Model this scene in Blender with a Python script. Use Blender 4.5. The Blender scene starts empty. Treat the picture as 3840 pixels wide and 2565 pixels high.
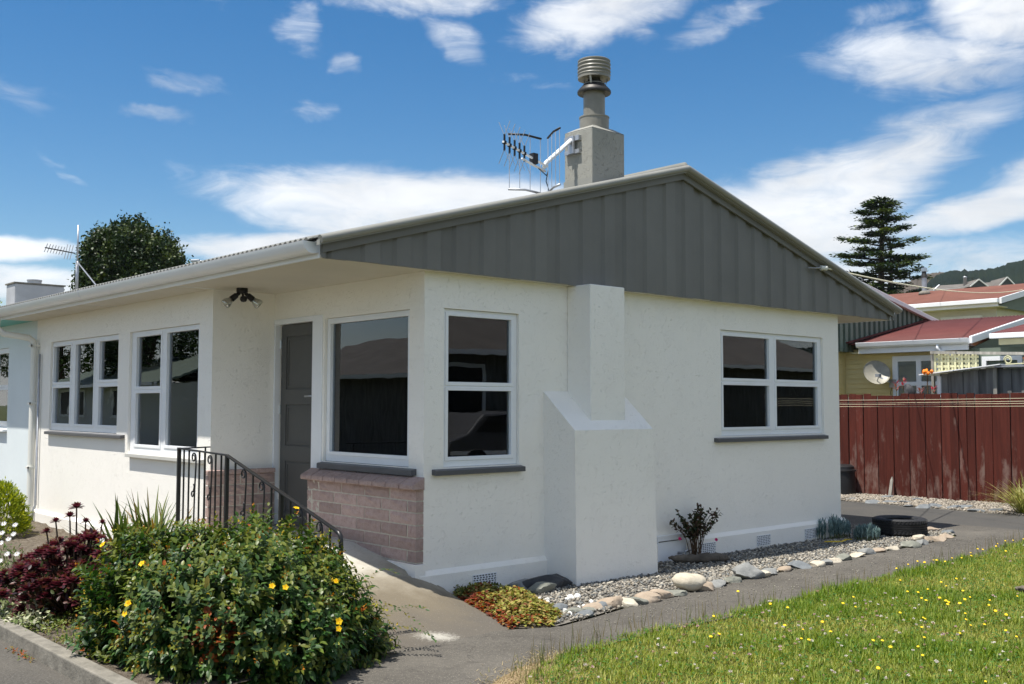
import bpy, math, random
import numpy as np
from mathutils import Vector, Matrix
random.seed(7); RNG = np.random.default_rng(7)
S = bpy.context.scene
COL = S.collection
R = math.radians

# ------------------------------------------------------------------ camera
cam_d = bpy.data.cameras.new('camera'); cam = bpy.data.objects.new('camera', cam_d); COL.objects.link(cam)
cam_d.sensor_width = 36; cam_d.lens = 36.807; cam_d.clip_start = .1; cam_d.clip_end = 8000
YAW, PITCH, ROLL = R(41.865), R(3.463), R(-.103)
EYE = Vector((-5.189, -6.868, 1.346))
_fw = Vector((math.sin(YAW)*math.cos(PITCH), math.cos(YAW)*math.cos(PITCH), math.sin(PITCH)))
_r = Vector((math.cos(YAW), -math.sin(YAW), 0)); _u = _r.cross(_fw)
_r2 = _r*math.cos(ROLL) - _u*math.sin(ROLL); _u2 = _r*math.sin(ROLL) + _u*math.cos(ROLL)
cam.matrix_world = Matrix(((_r2.x, _u2.x, -_fw.x, EYE.x), (_r2.y, _u2.y, -_fw.y, EYE.y), (_r2.z, _u2.z, -_fw.z, EYE.z), (0, 0, 0, 1)))
S.camera = cam
S.view_settings.view_transform = 'Standard'; S.view_settings.look = 'None'
S.view_settings.gamma = 1; S.view_settings.use_curve_mapping = False
S.view_settings.exposure = 0.68

# ------------------------------------------------------------------ sun and sky
SUN_DIR = Vector((1/2.8, -.078, -1)).normalized()          # the way the light travels
sun_d = bpy.data.lights.new('sun', 'SUN'); sun = bpy.data.objects.new('sun', sun_d); COL.objects.link(sun)
sun_d.energy = 4.6; sun_d.angle = R(.53); sun_d.color = (1, .955, .88)
sun.rotation_euler = SUN_DIR.to_track_quat('-Z', 'Y').to_euler(); sun.location = (-20, 5, 40)
W = bpy.data.worlds.new('World'); S.world = W; W.use_nodes = True
wn, wl = W.node_tree.nodes, W.node_tree.links
for n in list(wn): wn.remove(n)
def WN(t, **k):
    n = wn.new(t)
    for a, b in k.items():
        if a in n.bl_rna.properties: setattr(n, a, b)
    return n
def WM(op, a, b=None, clamp=False):
    n = WN('ShaderNodeMath', operation=op); n.use_clamp = clamp
    for i, q in enumerate((a, b)):
        if q is None: continue
        if isinstance(q, (int, float)): n.inputs[i].default_value = q
        else: wl.new(q, n.inputs[i])
    return n.outputs[0]
sky = WN('ShaderNodeTexSky', sky_type='NISHITA', sun_disc=False)
sky.sun_elevation = math.asin(-SUN_DIR.z); sky.sun_rotation = math.atan2(-SUN_DIR.x, -SUN_DIR.y)
sky.air_density = 1.0; sky.dust_density = .1; sky.ozone_density = 1.5; sky.altitude = 20
tc = WN('ShaderNodeTexCoord')
sep = WN('ShaderNodeSeparateXYZ'); wl.new(tc.outputs['Generated'], sep.inputs[0])
az = WM('MULTIPLY', WM('ARCTAN2', sep.outputs[0], sep.outputs[1]), 57.29578)
el = WM('MULTIPLY', WM('ARCSINE', sep.outputs[2]), 57.29578)
comb = WN('ShaderNodeCombineXYZ'); wl.new(az, comb.inputs[0]); wl.new(el, comb.inputs[1])
def wnoise(scale, detail, rough, stretch=(1, 1, 1), dist=0, off=(0, 0, 0), rot=0):
    m = WN('ShaderNodeMapping'); m.inputs['Scale'].default_value = stretch; m.inputs['Location'].default_value = off; m.inputs['Rotation'].default_value = (0, 0, R(rot)); wl.new(tc.outputs['Generated'], m.inputs[0])
    n = WN('ShaderNodeTexNoise'); n.inputs['Scale'].default_value = scale; n.inputs['Detail'].default_value = detail
    n.inputs['Roughness'].default_value = rough; n.inputs['Distortion'].default_value = dist
    wl.new(m.outputs[0], n.inputs['Vector']); return n
nz = wnoise(7, 5, .6)                      # warp of cloud outlines
wv = WN('ShaderNodeVectorMath', operation='SUBTRACT'); wl.new(nz.outputs['Color'], wv.inputs[0]); wv.inputs[1].default_value = (.5, .5, .5)
ws = WN('ShaderNodeVectorMath', operation='MULTIPLY'); wl.new(wv.outputs[0], ws.inputs[0]); ws.inputs[1].default_value = (7, 3.5, 0)
wa = WN('ShaderNodeVectorMath', operation='ADD'); wl.new(comb.outputs[0], wa.inputs[0]); wl.new(ws.outputs[0], wa.inputs[1])
ws2 = WN('ShaderNodeVectorMath', operation='MULTIPLY'); wl.new(wv.outputs[0], ws2.inputs[0]); ws2.inputs[1].default_value = (5, 1.3, 0)
wa2 = WN('ShaderNodeVectorMath', operation='ADD'); wl.new(comb.outputs[0], wa2.inputs[0]); wl.new(ws2.outputs[0], wa2.inputs[1])
# cloud banks: azimuth, elevation, half width, half height (degrees), tilt, density
CUMULUS = [
 (36.5, 21.9, 6.2, 1.5, 2, .80), (38.6, 20.0, 3.0, 1.2, -20, .55), (30.4, 19.9, 1.9, 1.9, 50, .52), (32.9, 18.0, 1.0, .7, 0, .42),
 (24.6, 21, 2.6, 1.4, 0, .36),
 (47.8, 21.2, 6.6, 2.3, 4, .88), (53.2, 19.6, 4.2, 1.1, 14, .52),
 (64.5, 17.2, 8, 2.3, -8, .80), (68.5, 19.9, 5.8, 3.6, 0, .95), (61.3, 19.7, 3.4, 1.0, 6, .50),
 (16.4, 14.9, 3.4, 1.7, -8, .36), (24.4, 16.2, 3.2, .8, -8, .44), (23.0, 14.6, 2.4, .5, 4, .42), (31.2, 15.4, 2.0, .9, 0, .48), (24.2, 12.3, 2.6, .8, -5, .37),
 (18.5, 11.8, 2.2, .5, -28, .36), (42.3, 18.2, 2.8, .5, -5, .38), (44.8, 17.6, 2.0, .4, -5, .36)]
# lens clouds: smooth, drawn out
LENS = [
 (38, 10.7, 14.5, 2.3, -3, 1.0), (35.5, 9.4, 10, 2.0, -8, .85), (40, 7.2, 15, 3.0, -2, 1.05), (30, 8.3, 8.5, 1.0, 1, .9), (28, 6.2, 11, 1.5, 0, .95), (46, 10.4, 6, 1.2, 10, .7),
 (54, 9.0, 11, 3.4, 6, 1.0), (58.5, 11.2, 9.5, 2.6, 17, .92), (63, 13.6, 8.5, 1.7, 14, .60), (67.5, 10.0, 7.5, 1.2, 8, .95), (72, 12, 7, 2.1, 16, .95), (64, 7.4, 12, 1.6, 2, .60), (54, 6.0, 14, 2.8, 0, 1.0),
 (15.2, 7.5, 5.6, .8, 5, 1.0), (17.5, 6.0, 7, 1.1, 0, .9), (10, 9, 6, 1.5, 0, .8)]
dens = None
for fam, src_, lo_, hi_ in ((CUMULUS, wa, .25, 1.25), (LENS, wa2, .36, 1.25)):
    for (a, e, rx, ry, t, d) in fam:
        m = WN('ShaderNodeMapping', vector_type='TEXTURE'); wl.new(src_.outputs[0], m.inputs['Vector'])
        m.inputs['Location'].default_value = (a, e, 0); m.inputs['Rotation'].default_value = (0, 0, R(t)); m.inputs['Scale'].default_value = (rx, ry, 1)
        ln = WN('ShaderNodeVectorMath', operation='LENGTH'); wl.new(m.outputs[0], ln.inputs[0])
        mr = WN('ShaderNodeMapRange', interpolation_type='SMOOTHSTEP'); wl.new(ln.outputs['Value'], mr.inputs['Value'])
        mr.inputs['From Min'].default_value = lo_; mr.inputs['From Max'].default_value = hi_
        mr.inputs['To Min'].default_value = d*(1.04 if fam is LENS else 1); mr.inputs['To Max'].default_value = 0
        dens = mr.outputs[0] if dens is None else WM('MAXIMUM', dens, mr.outputs[0])
# denser broken cloud added outside the view to lift the ambient light
gen = wnoise(2.3, 5, .58, (1, 1, 2.2), 0, (5.3, 2.2, 1.4), 126); dv = WN('ShaderNodeVectorMath', operation='DOT_PRODUCT'); wl.new(tc.outputs['Generated'], dv.inputs[0]); dv.inputs[1].default_value = (.655, .731, .19)
away = WN('ShaderNodeMapRange', interpolation_type='SMOOTHSTEP'); wl.new(dv.outputs['Value'], away.inputs['Value'])
away.inputs['From Min'].default_value = .90; away.inputs['From Max'].default_value = .72
gm_ = WN('ShaderNodeMapRange'); wl.new(gen.outputs['Fac'], gm_.inputs['Value']); gm_.inputs['From Min'].default_value = .385; gm_.inputs['From Max'].default_value = .59
dens = WM('MAXIMUM', dens, WM('MULTIPLY', gm_.outputs[0], away.outputs[0]))
fine = wnoise(13, 8, .66, (1, 1, 3.4), .9)
broad = wnoise(5, 4, .55, (1, 1, 3))
cov = WM('ADD', dens, WM('MULTIPLY', WM('SUBTRACT', fine.outputs['Fac'], .5), .95))
cr = WN('ShaderNodeMapRange', interpolation_type='SMOOTHSTEP'); wl.new(cov, cr.inputs['Value'])
cr.inputs['From Min'].default_value = .22; cr.inputs['From Max'].default_value = 1.12
above = WN('ShaderNodeMapRange'); wl.new(el, above.inputs['Value']); above.inputs['From Min'].default_value = -1; above.inputs['From Max'].default_value = 2
cfac = WM('MULTIPLY', WM('MULTIPLY', cr.outputs[0], above.outputs[0]), .93)
shade = WN('ShaderNodeMapRange'); wl.new(broad.outputs['Fac'], shade.inputs['Value'])
shade.inputs['From Min'].default_value = .3; shade.inputs['From Max'].default_value = .7; shade.inputs['To Min'].default_value = 6.9; shade.inputs['To Max'].default_value = 10.2
ccol = WN('ShaderNodeVectorMath', operation='SCALE'); ccol.inputs[0].default_value = (.97, .985, 1.0); wl.new(shade.outputs[0], ccol.inputs['Scale'])
hs = WN('ShaderNodeHueSaturation'); wl.new(sky.outputs[0], hs.inputs['Color']); sat = WN('ShaderNodeMapRange'); wl.new(el, sat.inputs['Value']); sat.inputs['From Min'].default_value = 0; sat.inputs['From Max'].default_value = 7; sat.inputs['To Min'].default_value = .35; sat.inputs['To Max'].default_value = 1.42; wl.new(sat.outputs[0], hs.inputs['Saturation']); hs.inputs['Value'].default_value = .97
mixs = WN('ShaderNodeMix', data_type='RGBA'); wl.new(cfac, mixs.inputs['Factor'])
wl.new(hs.outputs[0], mixs.inputs[6]); wl.new(ccol.outputs[0], mixs.inputs[7])
bg = WN('ShaderNodeBackground'); wl.new(mixs.outputs[2], bg.inputs['Color']); bg.inputs['Strength'].default_value = .078
wo = WN('ShaderNodeOutputWorld'); wl.new(bg.outputs[0], wo.inputs['Surface'])

# ------------------------------------------------------------------ materials
MATS = {}
class NT:
    def __init__(s, name):
        s.m = bpy.data.materials.new(name); s.m.use_nodes = True
        s.n = s.m.node_tree.nodes; s.l = s.m.node_tree.links
        s.p = s.n['Principled BSDF']; s.out = s.n['Material Output']
        s.tc = s.n.new('ShaderNodeTexCoord'); MATS[name] = s.m
    def new(s, t, **k):
        n = s.n.new(t)
        for a, b in k.items(): setattr(n, a, b)
        return n
    def noise(s, scale, detail=4, rough=.55, stretch=None, dist=0, coord='Object'):
        n = s.new('ShaderNodeTexNoise'); n.inputs['Scale'].default_value = scale; n.inputs['Detail'].default_value = detail
        n.inputs['Roughness'].default_value = rough; n.inputs['Distortion'].default_value = dist
        src = s.tc.outputs[coord]
        if stretch:
            mp = s.new('ShaderNodeMapping'); mp.inputs['Scale'].default_value = stretch; s.l.new(src, mp.inputs[0]); src = mp.outputs[0]
        s.l.new(src, n.inputs['Vector']); return n.outputs['Fac']
    def ramp(s, fac, stops):
        r = s.new('ShaderNodeValToRGB'); s.l.new(fac, r.inputs[0]); e = r.color_ramp.elements
        while len(e) < len(stops): e.new(.5)
        for q, (p, c) in zip(e, stops):
            q.position = p; q.color = (*c, 1) if len(c) == 3 else c
        return r.outputs[0]
    def fr(s, fac, lo, hi, a=0, b=1):
        r = s.new('ShaderNodeMapRange'); s.l.new(fac, r.inputs[0])
        for k, v in zip(('From Min', 'From Max', 'To Min', 'To Max'), (lo, hi, a, b)): r.inputs[k].default_value = v
        return r.outputs[0]
    def math(s, op, a, b):
        n = s.new('ShaderNodeMath', operation=op)
        for i, q in enumerate((a, b)):
            if isinstance(q, (int, float)): n.inputs[i].default_value = q
            else: s.l.new(q, n.inputs[i])
        return n.outputs[0]
    def mix(s, fac, a, b, mode='MIX'):
        n = s.new('ShaderNodeMix', data_type='RGBA', blend_type=mode)
        for i, q in ((0, fac), (6, a), (7, b)):
            if isinstance(q, (int, float)): n.inputs[i].default_value = q
            elif isinstance(q, tuple): n.inputs[i].default_value = (*q, 1)
            else: s.l.new(q, n.inputs[i])
        return n.outputs[2]
    def bump(s, h, strength=.3, dist=.01, prev=None):
        b = s.new('ShaderNodeBump'); b.inputs['Strength'].default_value = strength; b.inputs['Distance'].default_value = dist
        s.l.new(h, b.inputs['Height'])
        if prev is not None: s.l.new(prev, b.inputs['Normal'])
        return b.outputs[0]
    def set(s, col=None, rough=None, normal=None, spec=None, metal=None):
        for k, v in (('Base Color', col), ('Roughness', rough), ('Normal', normal), ('Specular IOR Level', spec), ('Metallic', metal)):
            if v is None: continue
            if isinstance(v, tuple): s.p.inputs[k].default_value = (*v, 1)
            elif isinstance(v, (int, float)): s.p.inputs[k].default_value = v
            else: s.l.new(v, s.p.inputs[k])
        return s.m

def plain(name, c, rough=.6, var=.18, scale=6, bump=0, bscale=40, spec=.4, metal=0, rand=0, stretch=None):
    t = NT(name); n = t.noise(scale, 5, .6, stretch)
    lo = tuple(max(0, x*(1-var)) for x in c); hi = tuple(min(1, x*(1+var)) for x in c)
    col = t.ramp(n, [(.25, lo), (.75, hi)])
    if rand:
        oi = t.new('ShaderNodeObjectInfo'); v = t.fr(oi.outputs['Random'], 0, 1, 1-rand, 1+rand)
        h = t.new('ShaderNodeHueSaturation'); t.l.new(v, h.inputs['Value']); t.l.new(col, h.inputs['Color']); col = h.outputs[0]
    nb = t.bump(t.noise(bscale, 4, .6, stretch), bump, .01) if bump else None
    return t.set(col, rough, nb, spec, metal)

def stucco(name, c, strength=.55, scale=1, dirt=.1):
    t = NT(name)
    a = t.noise(14*scale, 3, .55, None, 1.0); b = t.noise(34*scale, 3, .5, None, .8); msk = t.noise(4*scale, 2, .5)
    # narrow curved trowel ridges along the iso-lines of a noise, broken up by a second one
    ridge = t.new('ShaderNodeMath', operation='ABSOLUTE'); t.l.new(t.math('SUBTRACT', a, .5), ridge.inputs[0])
    rv = t.fr(ridge.outputs[0], 0, .020, 1, 0); rv = t.math('MULTIPLY', rv, t.fr(b, .50, .60))
    r2 = t.new('ShaderNodeMath', operation='ABSOLUTE'); t.l.new(t.math('SUBTRACT', b, .5), r2.inputs[0])
    rv2 = t.math('MULTIPLY', t.fr(r2.outputs[0], 0, .03, 1, 0), t.fr(msk, .50, .66))
    h = t.math('ADD', t.math('MAXIMUM', rv, t.math('MULTIPLY', rv2, .25)), t.math('MULTIPLY', t.noise(60*scale, 3, .6), .35))
    nb = t.bump(h, strength, .007)
    big = t.noise(.8, 5, .6); col = t.ramp(big, [(.3, tuple(x*(1-dirt) for x in c)), (.7, c)])
    return t.set(col, .62, nb, .35)

stucco('wall_white', (.92, .885, .815), .6, 1, .025)
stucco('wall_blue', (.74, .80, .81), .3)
stucco('chimney_grey', (.31, .305, .27), .9, 1.5, .06)
stucco('chimney_old', (.60, .61, .63), .4, 1, .45)
plain('white_paint', (.82, .83, .84), .38, .05, 3, .05, 60)
plain('soffit_paint', (.60, .555, .455), .6, .05, 2, .04, 30)
plain('soffit_teal', (.13, .42, .37), .6, .1, 2)
plain('grey_paint', (.168, .163, .148), .5, .09, 2.5, .12, 50, .35, 0, .05)
plain('grey_gloss', (.27, .265, .235), .33, .08, 3, .03, 30, .5)
plain('sill_grey', (.095, .095, .10), .45, .1, 4)
plain('sill_pale', (.52, .51, .47), .5, .08, 4)
plain('door_grey', (.088, .087, .082), .5, .08, 3, .05, 40)
plain('gutter_white', (.80, .81, .82), .3, .04, 2, 0, 1, .5)
plain('pipe_cream', (.76, .755, .70), .4, .06, 2)
plain('roof_grey', (.22, .22, .205), .45, .12, 1.5, .1, 20)
plain('black_iron', (.012, .012, .013), .38, .3, 20, .1, 60, .5)
plain('black_plastic', (.012, .012, .013), .5, .3, 8)
plain('steel', (.55, .55, .56), .3, .15, 8, 0, 1, .5, 1)
plain('galv', (.45, .46, .48), .45, .2, 10, .1, 30, .5, .8)
plain('cowl_paint', (.215, .205, .175), .42, .2, 6, .05, 30, .4, 0)
plain('dish_paint', (.30, .285, .24), .45, .2, 7)
plain('dark_metal', (.05, .048, .045), .5, .4, 9, .1, 40, .5, .5)
plain('wire_cream', (.80, .74, .52), .5, .1, 4)
plain('wire_grey', (.5, .52, .5), .5, .1, 4)
plain('porcelain', (.70, .69, .62), .25, .15, 10)
plain('curtain', (.78, .78, .76), .9, .1, 4)
plain('interior_wall', (.32, .30, .27), .9, .1, 1)
plain('interior_floor', (.06, .045, .035), .9, .2, 3)
plain('terracotta', (.35, .12, .05), .7, .2, 8)
plain('orange_flower', (.9, .22, .01), .5, .15, 20)
plain('cream_paint', (.60, .56, .36), .6, .1, 5)
plain('lattice_cream', (.56, .54, .33), .7, .18, 9, .1, 30)
plain('green_paint', (.150, .185, .145), .6, .12, 3)
plain('barge_pink', (.80, .76, .75), .4, .06, 3)
plain('old_timber', (.30, .285, .25), .85, .45, 14, .6, 40, .2, 0, .15, (1, 1, .15))
plain('shed_timber', (.15, .148, .142), .85, .5, 10, .5, 40, .2, 0, .25, (1, 1, .12))
plain('driftwood', (.115, .098, .078), .85, .5, 12, .8, 30, .2, 0, 0, (.25, 1, 1))
plain('mortar', (.52, .48, .40), .85, .2, 25, .5, 60, .2)
plain('hose_yellow', (.75, .5, .03), .45, .1, 5)
plain('stem_brown', (.085, .05, .025), .7, .3, 20)
plain('stem_green', (.10, .12, .04), .6, .3, 20)
plain('bark', (.075, .055, .04), .9, .35, 5, .8, 12, .1)
plain('concrete_old', (.20, .185, .155), .9, .4, 9, .5, 50, .2)
plain('tyre_rubber', (.018, .018, .019), .62, .35, 12, .25, 40, .4)
plain('hydrant_cap', (.5, .5, .5), .3, .1, 8, 0, 1, .5, 1)

# bricks: split face, each its own tint
t = NT('brick'); oi = t.new('ShaderNodeObjectInfo')
n1 = t.noise(22, 6, .7); base = t.ramp(n1, [(.25, (.33, .225, .20)), (.5, (.43, .315, .28)), (.8, (.50, .385, .35))])
hsv = t.new('ShaderNodeHueSaturation'); t.l.new(base, hsv.inputs['Color']); t.l.new(t.fr(oi.outputs['Random'], 0, 1, .82, 1.15), hsv.inputs['Value'])
spk = t.fr(t.noise(90, 2, .5), .62, .72); t.set(t.mix(t.math('MULTIPLY', spk, .55), hsv.outputs[0], (.12, .06, .05)), .85, t.bump(t.noise(35, 6, .7), .9, .012), .2)

# glass: clear pane, reflecting by Fresnel
t = NT('glass'); t.n.remove(t.p)
gl = t.new('ShaderNodeBsdfGlossy'); gl.inputs['Roughness'].default_value = .004; gl.inputs['Color'].default_value = (.95, .97, 1, 1)
tr = t.new('ShaderNodeBsdfTransparent'); tr.inputs['Color'].default_value = (.72, .76, .76, 1)
fz = t.new('ShaderNodeFresnel'); fz.inputs['IOR'].default_value = 1.62
wob = t.bump(t.noise(2.2, 2, .4), .05, .02); t.l.new(wob, gl.inputs['Normal']); t.l.new(wob, fz.inputs['Normal'])
mx = t.new('ShaderNodeMixShader'); t.l.new(t.math('ADD', t.math('MULTIPLY', fz.outputs[0], 1.25), .02), mx.inputs[0])
t.l.new(tr.outputs[0], mx.inputs[1]); t.l.new(gl.outputs[0], mx.inputs[2]); t.l.new(mx.outputs[0], t.out.inputs[0])
t = NT('bulb_glass'); t.n.remove(t.p)
gl = t.new('ShaderNodeBsdfGlossy'); gl.inputs['Roughness'].default_value = .05
tr = t.new('ShaderNodeBsdfTransparent'); tr.inputs['Color'].default_value = (.8, .82, .78, 1); mx = t.new('ShaderNodeMixShader'); mx.inputs[0].default_value = .45
t.l.new(tr.outputs[0], mx.inputs[1]); t.l.new(gl.outputs[0], mx.inputs[2]); t.l.new(mx.outputs[0], t.out.inputs[0])

# ground surfaces
t = NT('path'); big = t.noise(1.1, 6, .65); fi = t.noise(38, 5, .75); sp = t.noise(120, 2, .5)
col = t.ramp(big, [(.28, (.066, .060, .052)), (.55, (.098, .090, .078)), (.8, (.15, .136, .115))])
col = t.mix(t.math('MULTIPLY', t.fr(fi, .5, .8), .7), col, (.19, .172, .142)); col = t.mix(t.fr(sp, .64, .72), col, (.30, .275, .225))
col = t.mix(t.math('MULTIPLY', t.fr(t.noise(5, 6, .7), .56, .7), .45), col, (.04, .036, .032))
ck = t.new('ShaderNodeMath', operation='ABSOLUTE'); t.l.new(t.math('SUBTRACT', t.noise(1.1, 4, .6, None, .6), .5), ck.inputs[0]); col = t.mix(t.math('MULTIPLY', t.fr(ck.outputs[0], 0, .0035, 1, 0), .55), col, (.03, .027, .024))
# spilt white paint on the concrete
mp = t.new('ShaderNodeMapping', vector_type='TEXTURE'); mp.inputs['Location'].default_value = (-.80, -1.22, 0); mp.inputs['Rotation'].default_value = (0, 0, R(-42)); mp.inputs['Scale'].default_value = (.22, .15, 10)
t.l.new(t.tc.outputs['Object'], mp.inputs[0]); ln = t.new('ShaderNodeVectorMath', operation='LENGTH'); t.l.new(mp.outputs[0], ln.inputs[0])
spill = t.math('SUBTRACT', 1.0, ln.outputs['Value']); spill = t.math('ADD', t.math('MULTIPLY', spill, .5), t.math('SUBTRACT', t.noise(45, 6, .8), .55))
col = t.mix(t.math('MULTIPLY', t.fr(spill, .06, .36), .5), col, (.62, .60, .53))
t.set(col, .88, t.bump(t.math('ADD', fi, sp), .55, .006), .2); PATH_NT = t
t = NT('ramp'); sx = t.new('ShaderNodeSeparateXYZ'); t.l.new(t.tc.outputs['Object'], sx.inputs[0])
wear = t.math('ADD', sx.outputs[1], t.math('MULTIPLY', t.math('SUBTRACT', t.noise(1.6, 6, .65), .5), 1.5))  # concrete colour runs from brown at the foot to paler at the porch
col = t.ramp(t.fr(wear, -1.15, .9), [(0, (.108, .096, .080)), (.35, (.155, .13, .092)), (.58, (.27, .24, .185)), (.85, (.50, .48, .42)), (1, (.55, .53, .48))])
fi = t.noise(40, 5, .75); col = t.mix(t.math('MULTIPLY', t.fr(fi, .5, .8), .4), col, (.12, .105, .085)); col = t.mix(t.fr(t.noise(120, 2), .67, .72), col, (.27, .25, .21))
mp = t.new('ShaderNodeMapping', vector_type='TEXTURE'); mp.inputs['Location'].default_value = (-.80, -1.22, 0); mp.inputs['Rotation'].default_value = (0, 0, R(-42)); mp.inputs['Scale'].default_value = (.22, .15, 10)
t.l.new(t.tc.outputs['Object'], mp.inputs[0]); ln = t.new('ShaderNodeVectorMath', operation='LENGTH'); t.l.new(mp.outputs[0], ln.inputs[0])
spill = t.math('ADD', t.math('MULTIPLY', t.math('SUBTRACT', 1.0, ln.outputs['Value']), .5), t.math('SUBTRACT', t.noise(45, 6, .8), .55))
col = t.mix(t.math('MULTIPLY', t.fr(spill, .06, .36), .5), col, (.62, .60, .53))
t.set(col, .85, t.bump(fi, .45, .006), .2)
t = NT('asphalt'); fi = t.noise(70, 5, .8); col = t.ramp(fi, [(.3, (.045, .042, .037)), (.55, (.098, .091, .080)), (.75, (.20, .188, .165))])
col = t.mix(t.math('MULTIPLY', t.fr(t.noise(1.2, 5, .6), .4, .7), .35), col, (.16, .145, .12)); t.set(col, .9, t.bump(fi, .7, .01), .2)
t = NT('asphalt_smooth'); fi = t.noise(50, 5, .7); col = t.ramp(fi, [(.3, (.05, .049, .046)), (.7, (.085, .082, .077))])
col = t.mix(t.math('MULTIPLY', t.fr(t.noise(1.5, 5, .6), .4, .7), .4), col, (.10, .09, .078)); t.set(col, .9, t.bump(fi, .4, .006), .2)
t = NT('soil'); fi = t.noise(26, 7, .75); col = t.ramp(fi, [(.3, (.07, .055, .04)), (.55, (.19, .16, .125)), (.78, (.33, .29, .235))]); t.set(col, .95, t.bump(fi, 1, .04), .1)
t = NT('lawn_soil'); fi = t.noise(9, 6, .7); col = t.ramp(fi, [(.3, (.055, .075, .015)), (.55, (.10, .105, .03)), (.75, (.17, .145, .055))]); t.set(col, .95, t.bump(t.noise(60, 5, .7), .8, .02), .1)
t = NT('dry_dirt'); fi = t.noise(30, 6, .75); col = t.ramp(fi, [(.3, (.15, .105, .055)), (.6, (.30, .22, .13)), (.8, (.40, .32, .21))]); t.set(col, .95, t.bump(fi, .8, .02), .1)
t = NT('gravel_bed'); fi = t.noise(55, 4, .7); col = t.ramp(fi, [(.3, (.10, .09, .075)), (.55, (.24, .22, .19)), (.75, (.40, .37, .32))]); t.set(col, .9, t.bump(fi, 1, .02), .2)
t = NT('far_ground'); fi = t.noise(.05, 6, .7); col = t.ramp(fi, [(.35, (.06, .08, .03)), (.65, (.13, .13, .06))]); t.set(col, .95, None, .1)
t = NT('hill_forest'); fi = t.noise(.02, 8, .75); f2 = t.noise(.004, 4, .6)
col = t.ramp(fi, [(.3, (.004, .010, .006)), (.6, (.010, .020, .010)), (.8, (.022, .034, .015))]); t.set(t.mix(t.math('MULTIPLY', t.fr(f2, .5, .62), .5), col, (.024, .036, .015)), .95, t.bump(fi, 1, 12), .05)
t = NT('hill_bare'); fi = t.noise(.02, 8, .7); t.set(t.ramp(fi, [(.3, (.05, .042, .033)), (.7, (.10, .083, .065))]), .95, t.bump(fi, 1, 4), .05)

# painted fence: red-brown over grey timber, worn near the ground
t = NT('fence_paint'); oi = t.new('ShaderNodeObjectInfo'); gx = t.new('ShaderNodeSeparateXYZ'); t.l.new(t.tc.outputs['Object'], gx.inputs[0])
off = t.new('ShaderNodeVectorMath', operation='SCALE'); off.inputs[0].default_value = (13, 7, 31); t.l.new(oi.outputs['Random'], off.inputs['Scale'])
av = t.new('ShaderNodeVectorMath', operation='ADD'); t.l.new(t.tc.outputs['Object'], av.inputs[0]); t.l.new(off.outputs[0], av.inputs[1])
def nz2(scale, detail, rough, stretch):
    mp = t.new('ShaderNodeMapping'); mp.inputs['Scale'].default_value = stretch; t.l.new(av.outputs[0], mp.inputs[0])
    n = t.new('ShaderNodeTexNoise'); n.inputs['Scale'].default_value = scale; n.inputs['Detail'].default_value = detail; n.inputs['Roughness'].default_value = rough
    t.l.new(mp.outputs[0], n.inputs['Vector']); return n.outputs['Fac']
g = nz2(14, 5, .7, (1, 1, .08)); col = t.ramp(g, [(.3, (.055, .013, .009)), (.7, (.105, .024, .016))])
hv = t.new('ShaderNodeHueSaturation'); t.l.new(col, hv.inputs['Color']); t.l.new(t.fr(oi.outputs['Random'], 0, 1, .8, 1.2), hv.inputs['Value'])
wearm = t.math('ADD', nz2(5, 6, .7, (1, 1, .35)), t.fr(gx.outputs[2], .05, 1.5, .16, -.06)); wearm = t.math('ADD', wearm, t.fr(oi.outputs['Random'], .6, 1, 0, .05))
t.set(t.mix(t.math('MULTIPLY', t.fr(wearm, .64, .80), .55), hv.outputs[0], (.27, .20, .17)), .8, t.bump(g, .5, .01), .2)
t = NT('weatherboard'); n_ = t.noise(5, 5, .6, (.2, .2, 1)); t.set(t.ramp(n_, [(.3, (.80, .67, .34)), (.7, (.87, .74, .42))]), .6, None, .3)
t = NT('roof_red'); n_ = t.noise(2.5, 6, .7); t.set(t.ramp(n_, [(.3, (.095, .026, .023)), (.7, (.13, .038, .033))]), .7, None, .25)
t = NT('roof_terracotta'); n_ = t.noise(1.5, 6, .7); t.set(t.ramp(n_, [(.3, (.135, .056, .040)), (.7, (.185, .080, .057))]), .85, t.bump(t.noise(30, 4), .4, .02), .2)
t = NT('roof_tile_grey'); n_ = t.noise(1.5, 6, .7); t.set(t.ramp(n_, [(.3, (.11, .10, .09)), (.7, (.17, .155, .14))]), .85, None, .2)

def attr_mat(name, rough=.5, trans=.25, spec=.35, rand=0):
    t = NT(name); a = t.new('ShaderNodeAttribute'); a.attribute_name = 'Col'; c = a.outputs['Color']
    t.set(c, rough, None, spec)
    if trans:
        tl = t.new('ShaderNodeBsdfTranslucent'); br = t.new('ShaderNodeHueSaturation'); t.l.new(c, br.inputs['Color']); br.inputs['Value'].default_value = 1.5; br.inputs['Saturation'].default_value = 1.1
        t.l.new(br.outputs[0], tl.inputs['Color']); mx = t.new('ShaderNodeMixShader'); mx.inputs[0].default_value = trans
        t.l.new(t.p.outputs[0], mx.inputs[1]); t.l.new(tl.outputs[0], mx.inputs[2]); t.l.new(mx.outputs[0], t.out.inputs[0])
    return t.m
attr_mat('leaf', .42, .24, .36); attr_mat('leaf_dull', .6, .25, .2); attr_mat('grass', .55, .35, .25); attr_mat('petal', .5, .3, .2); attr_mat('stone_col', .85, 0, .2); attr_mat('tree_leaf', .5, .12, .3)
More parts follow.
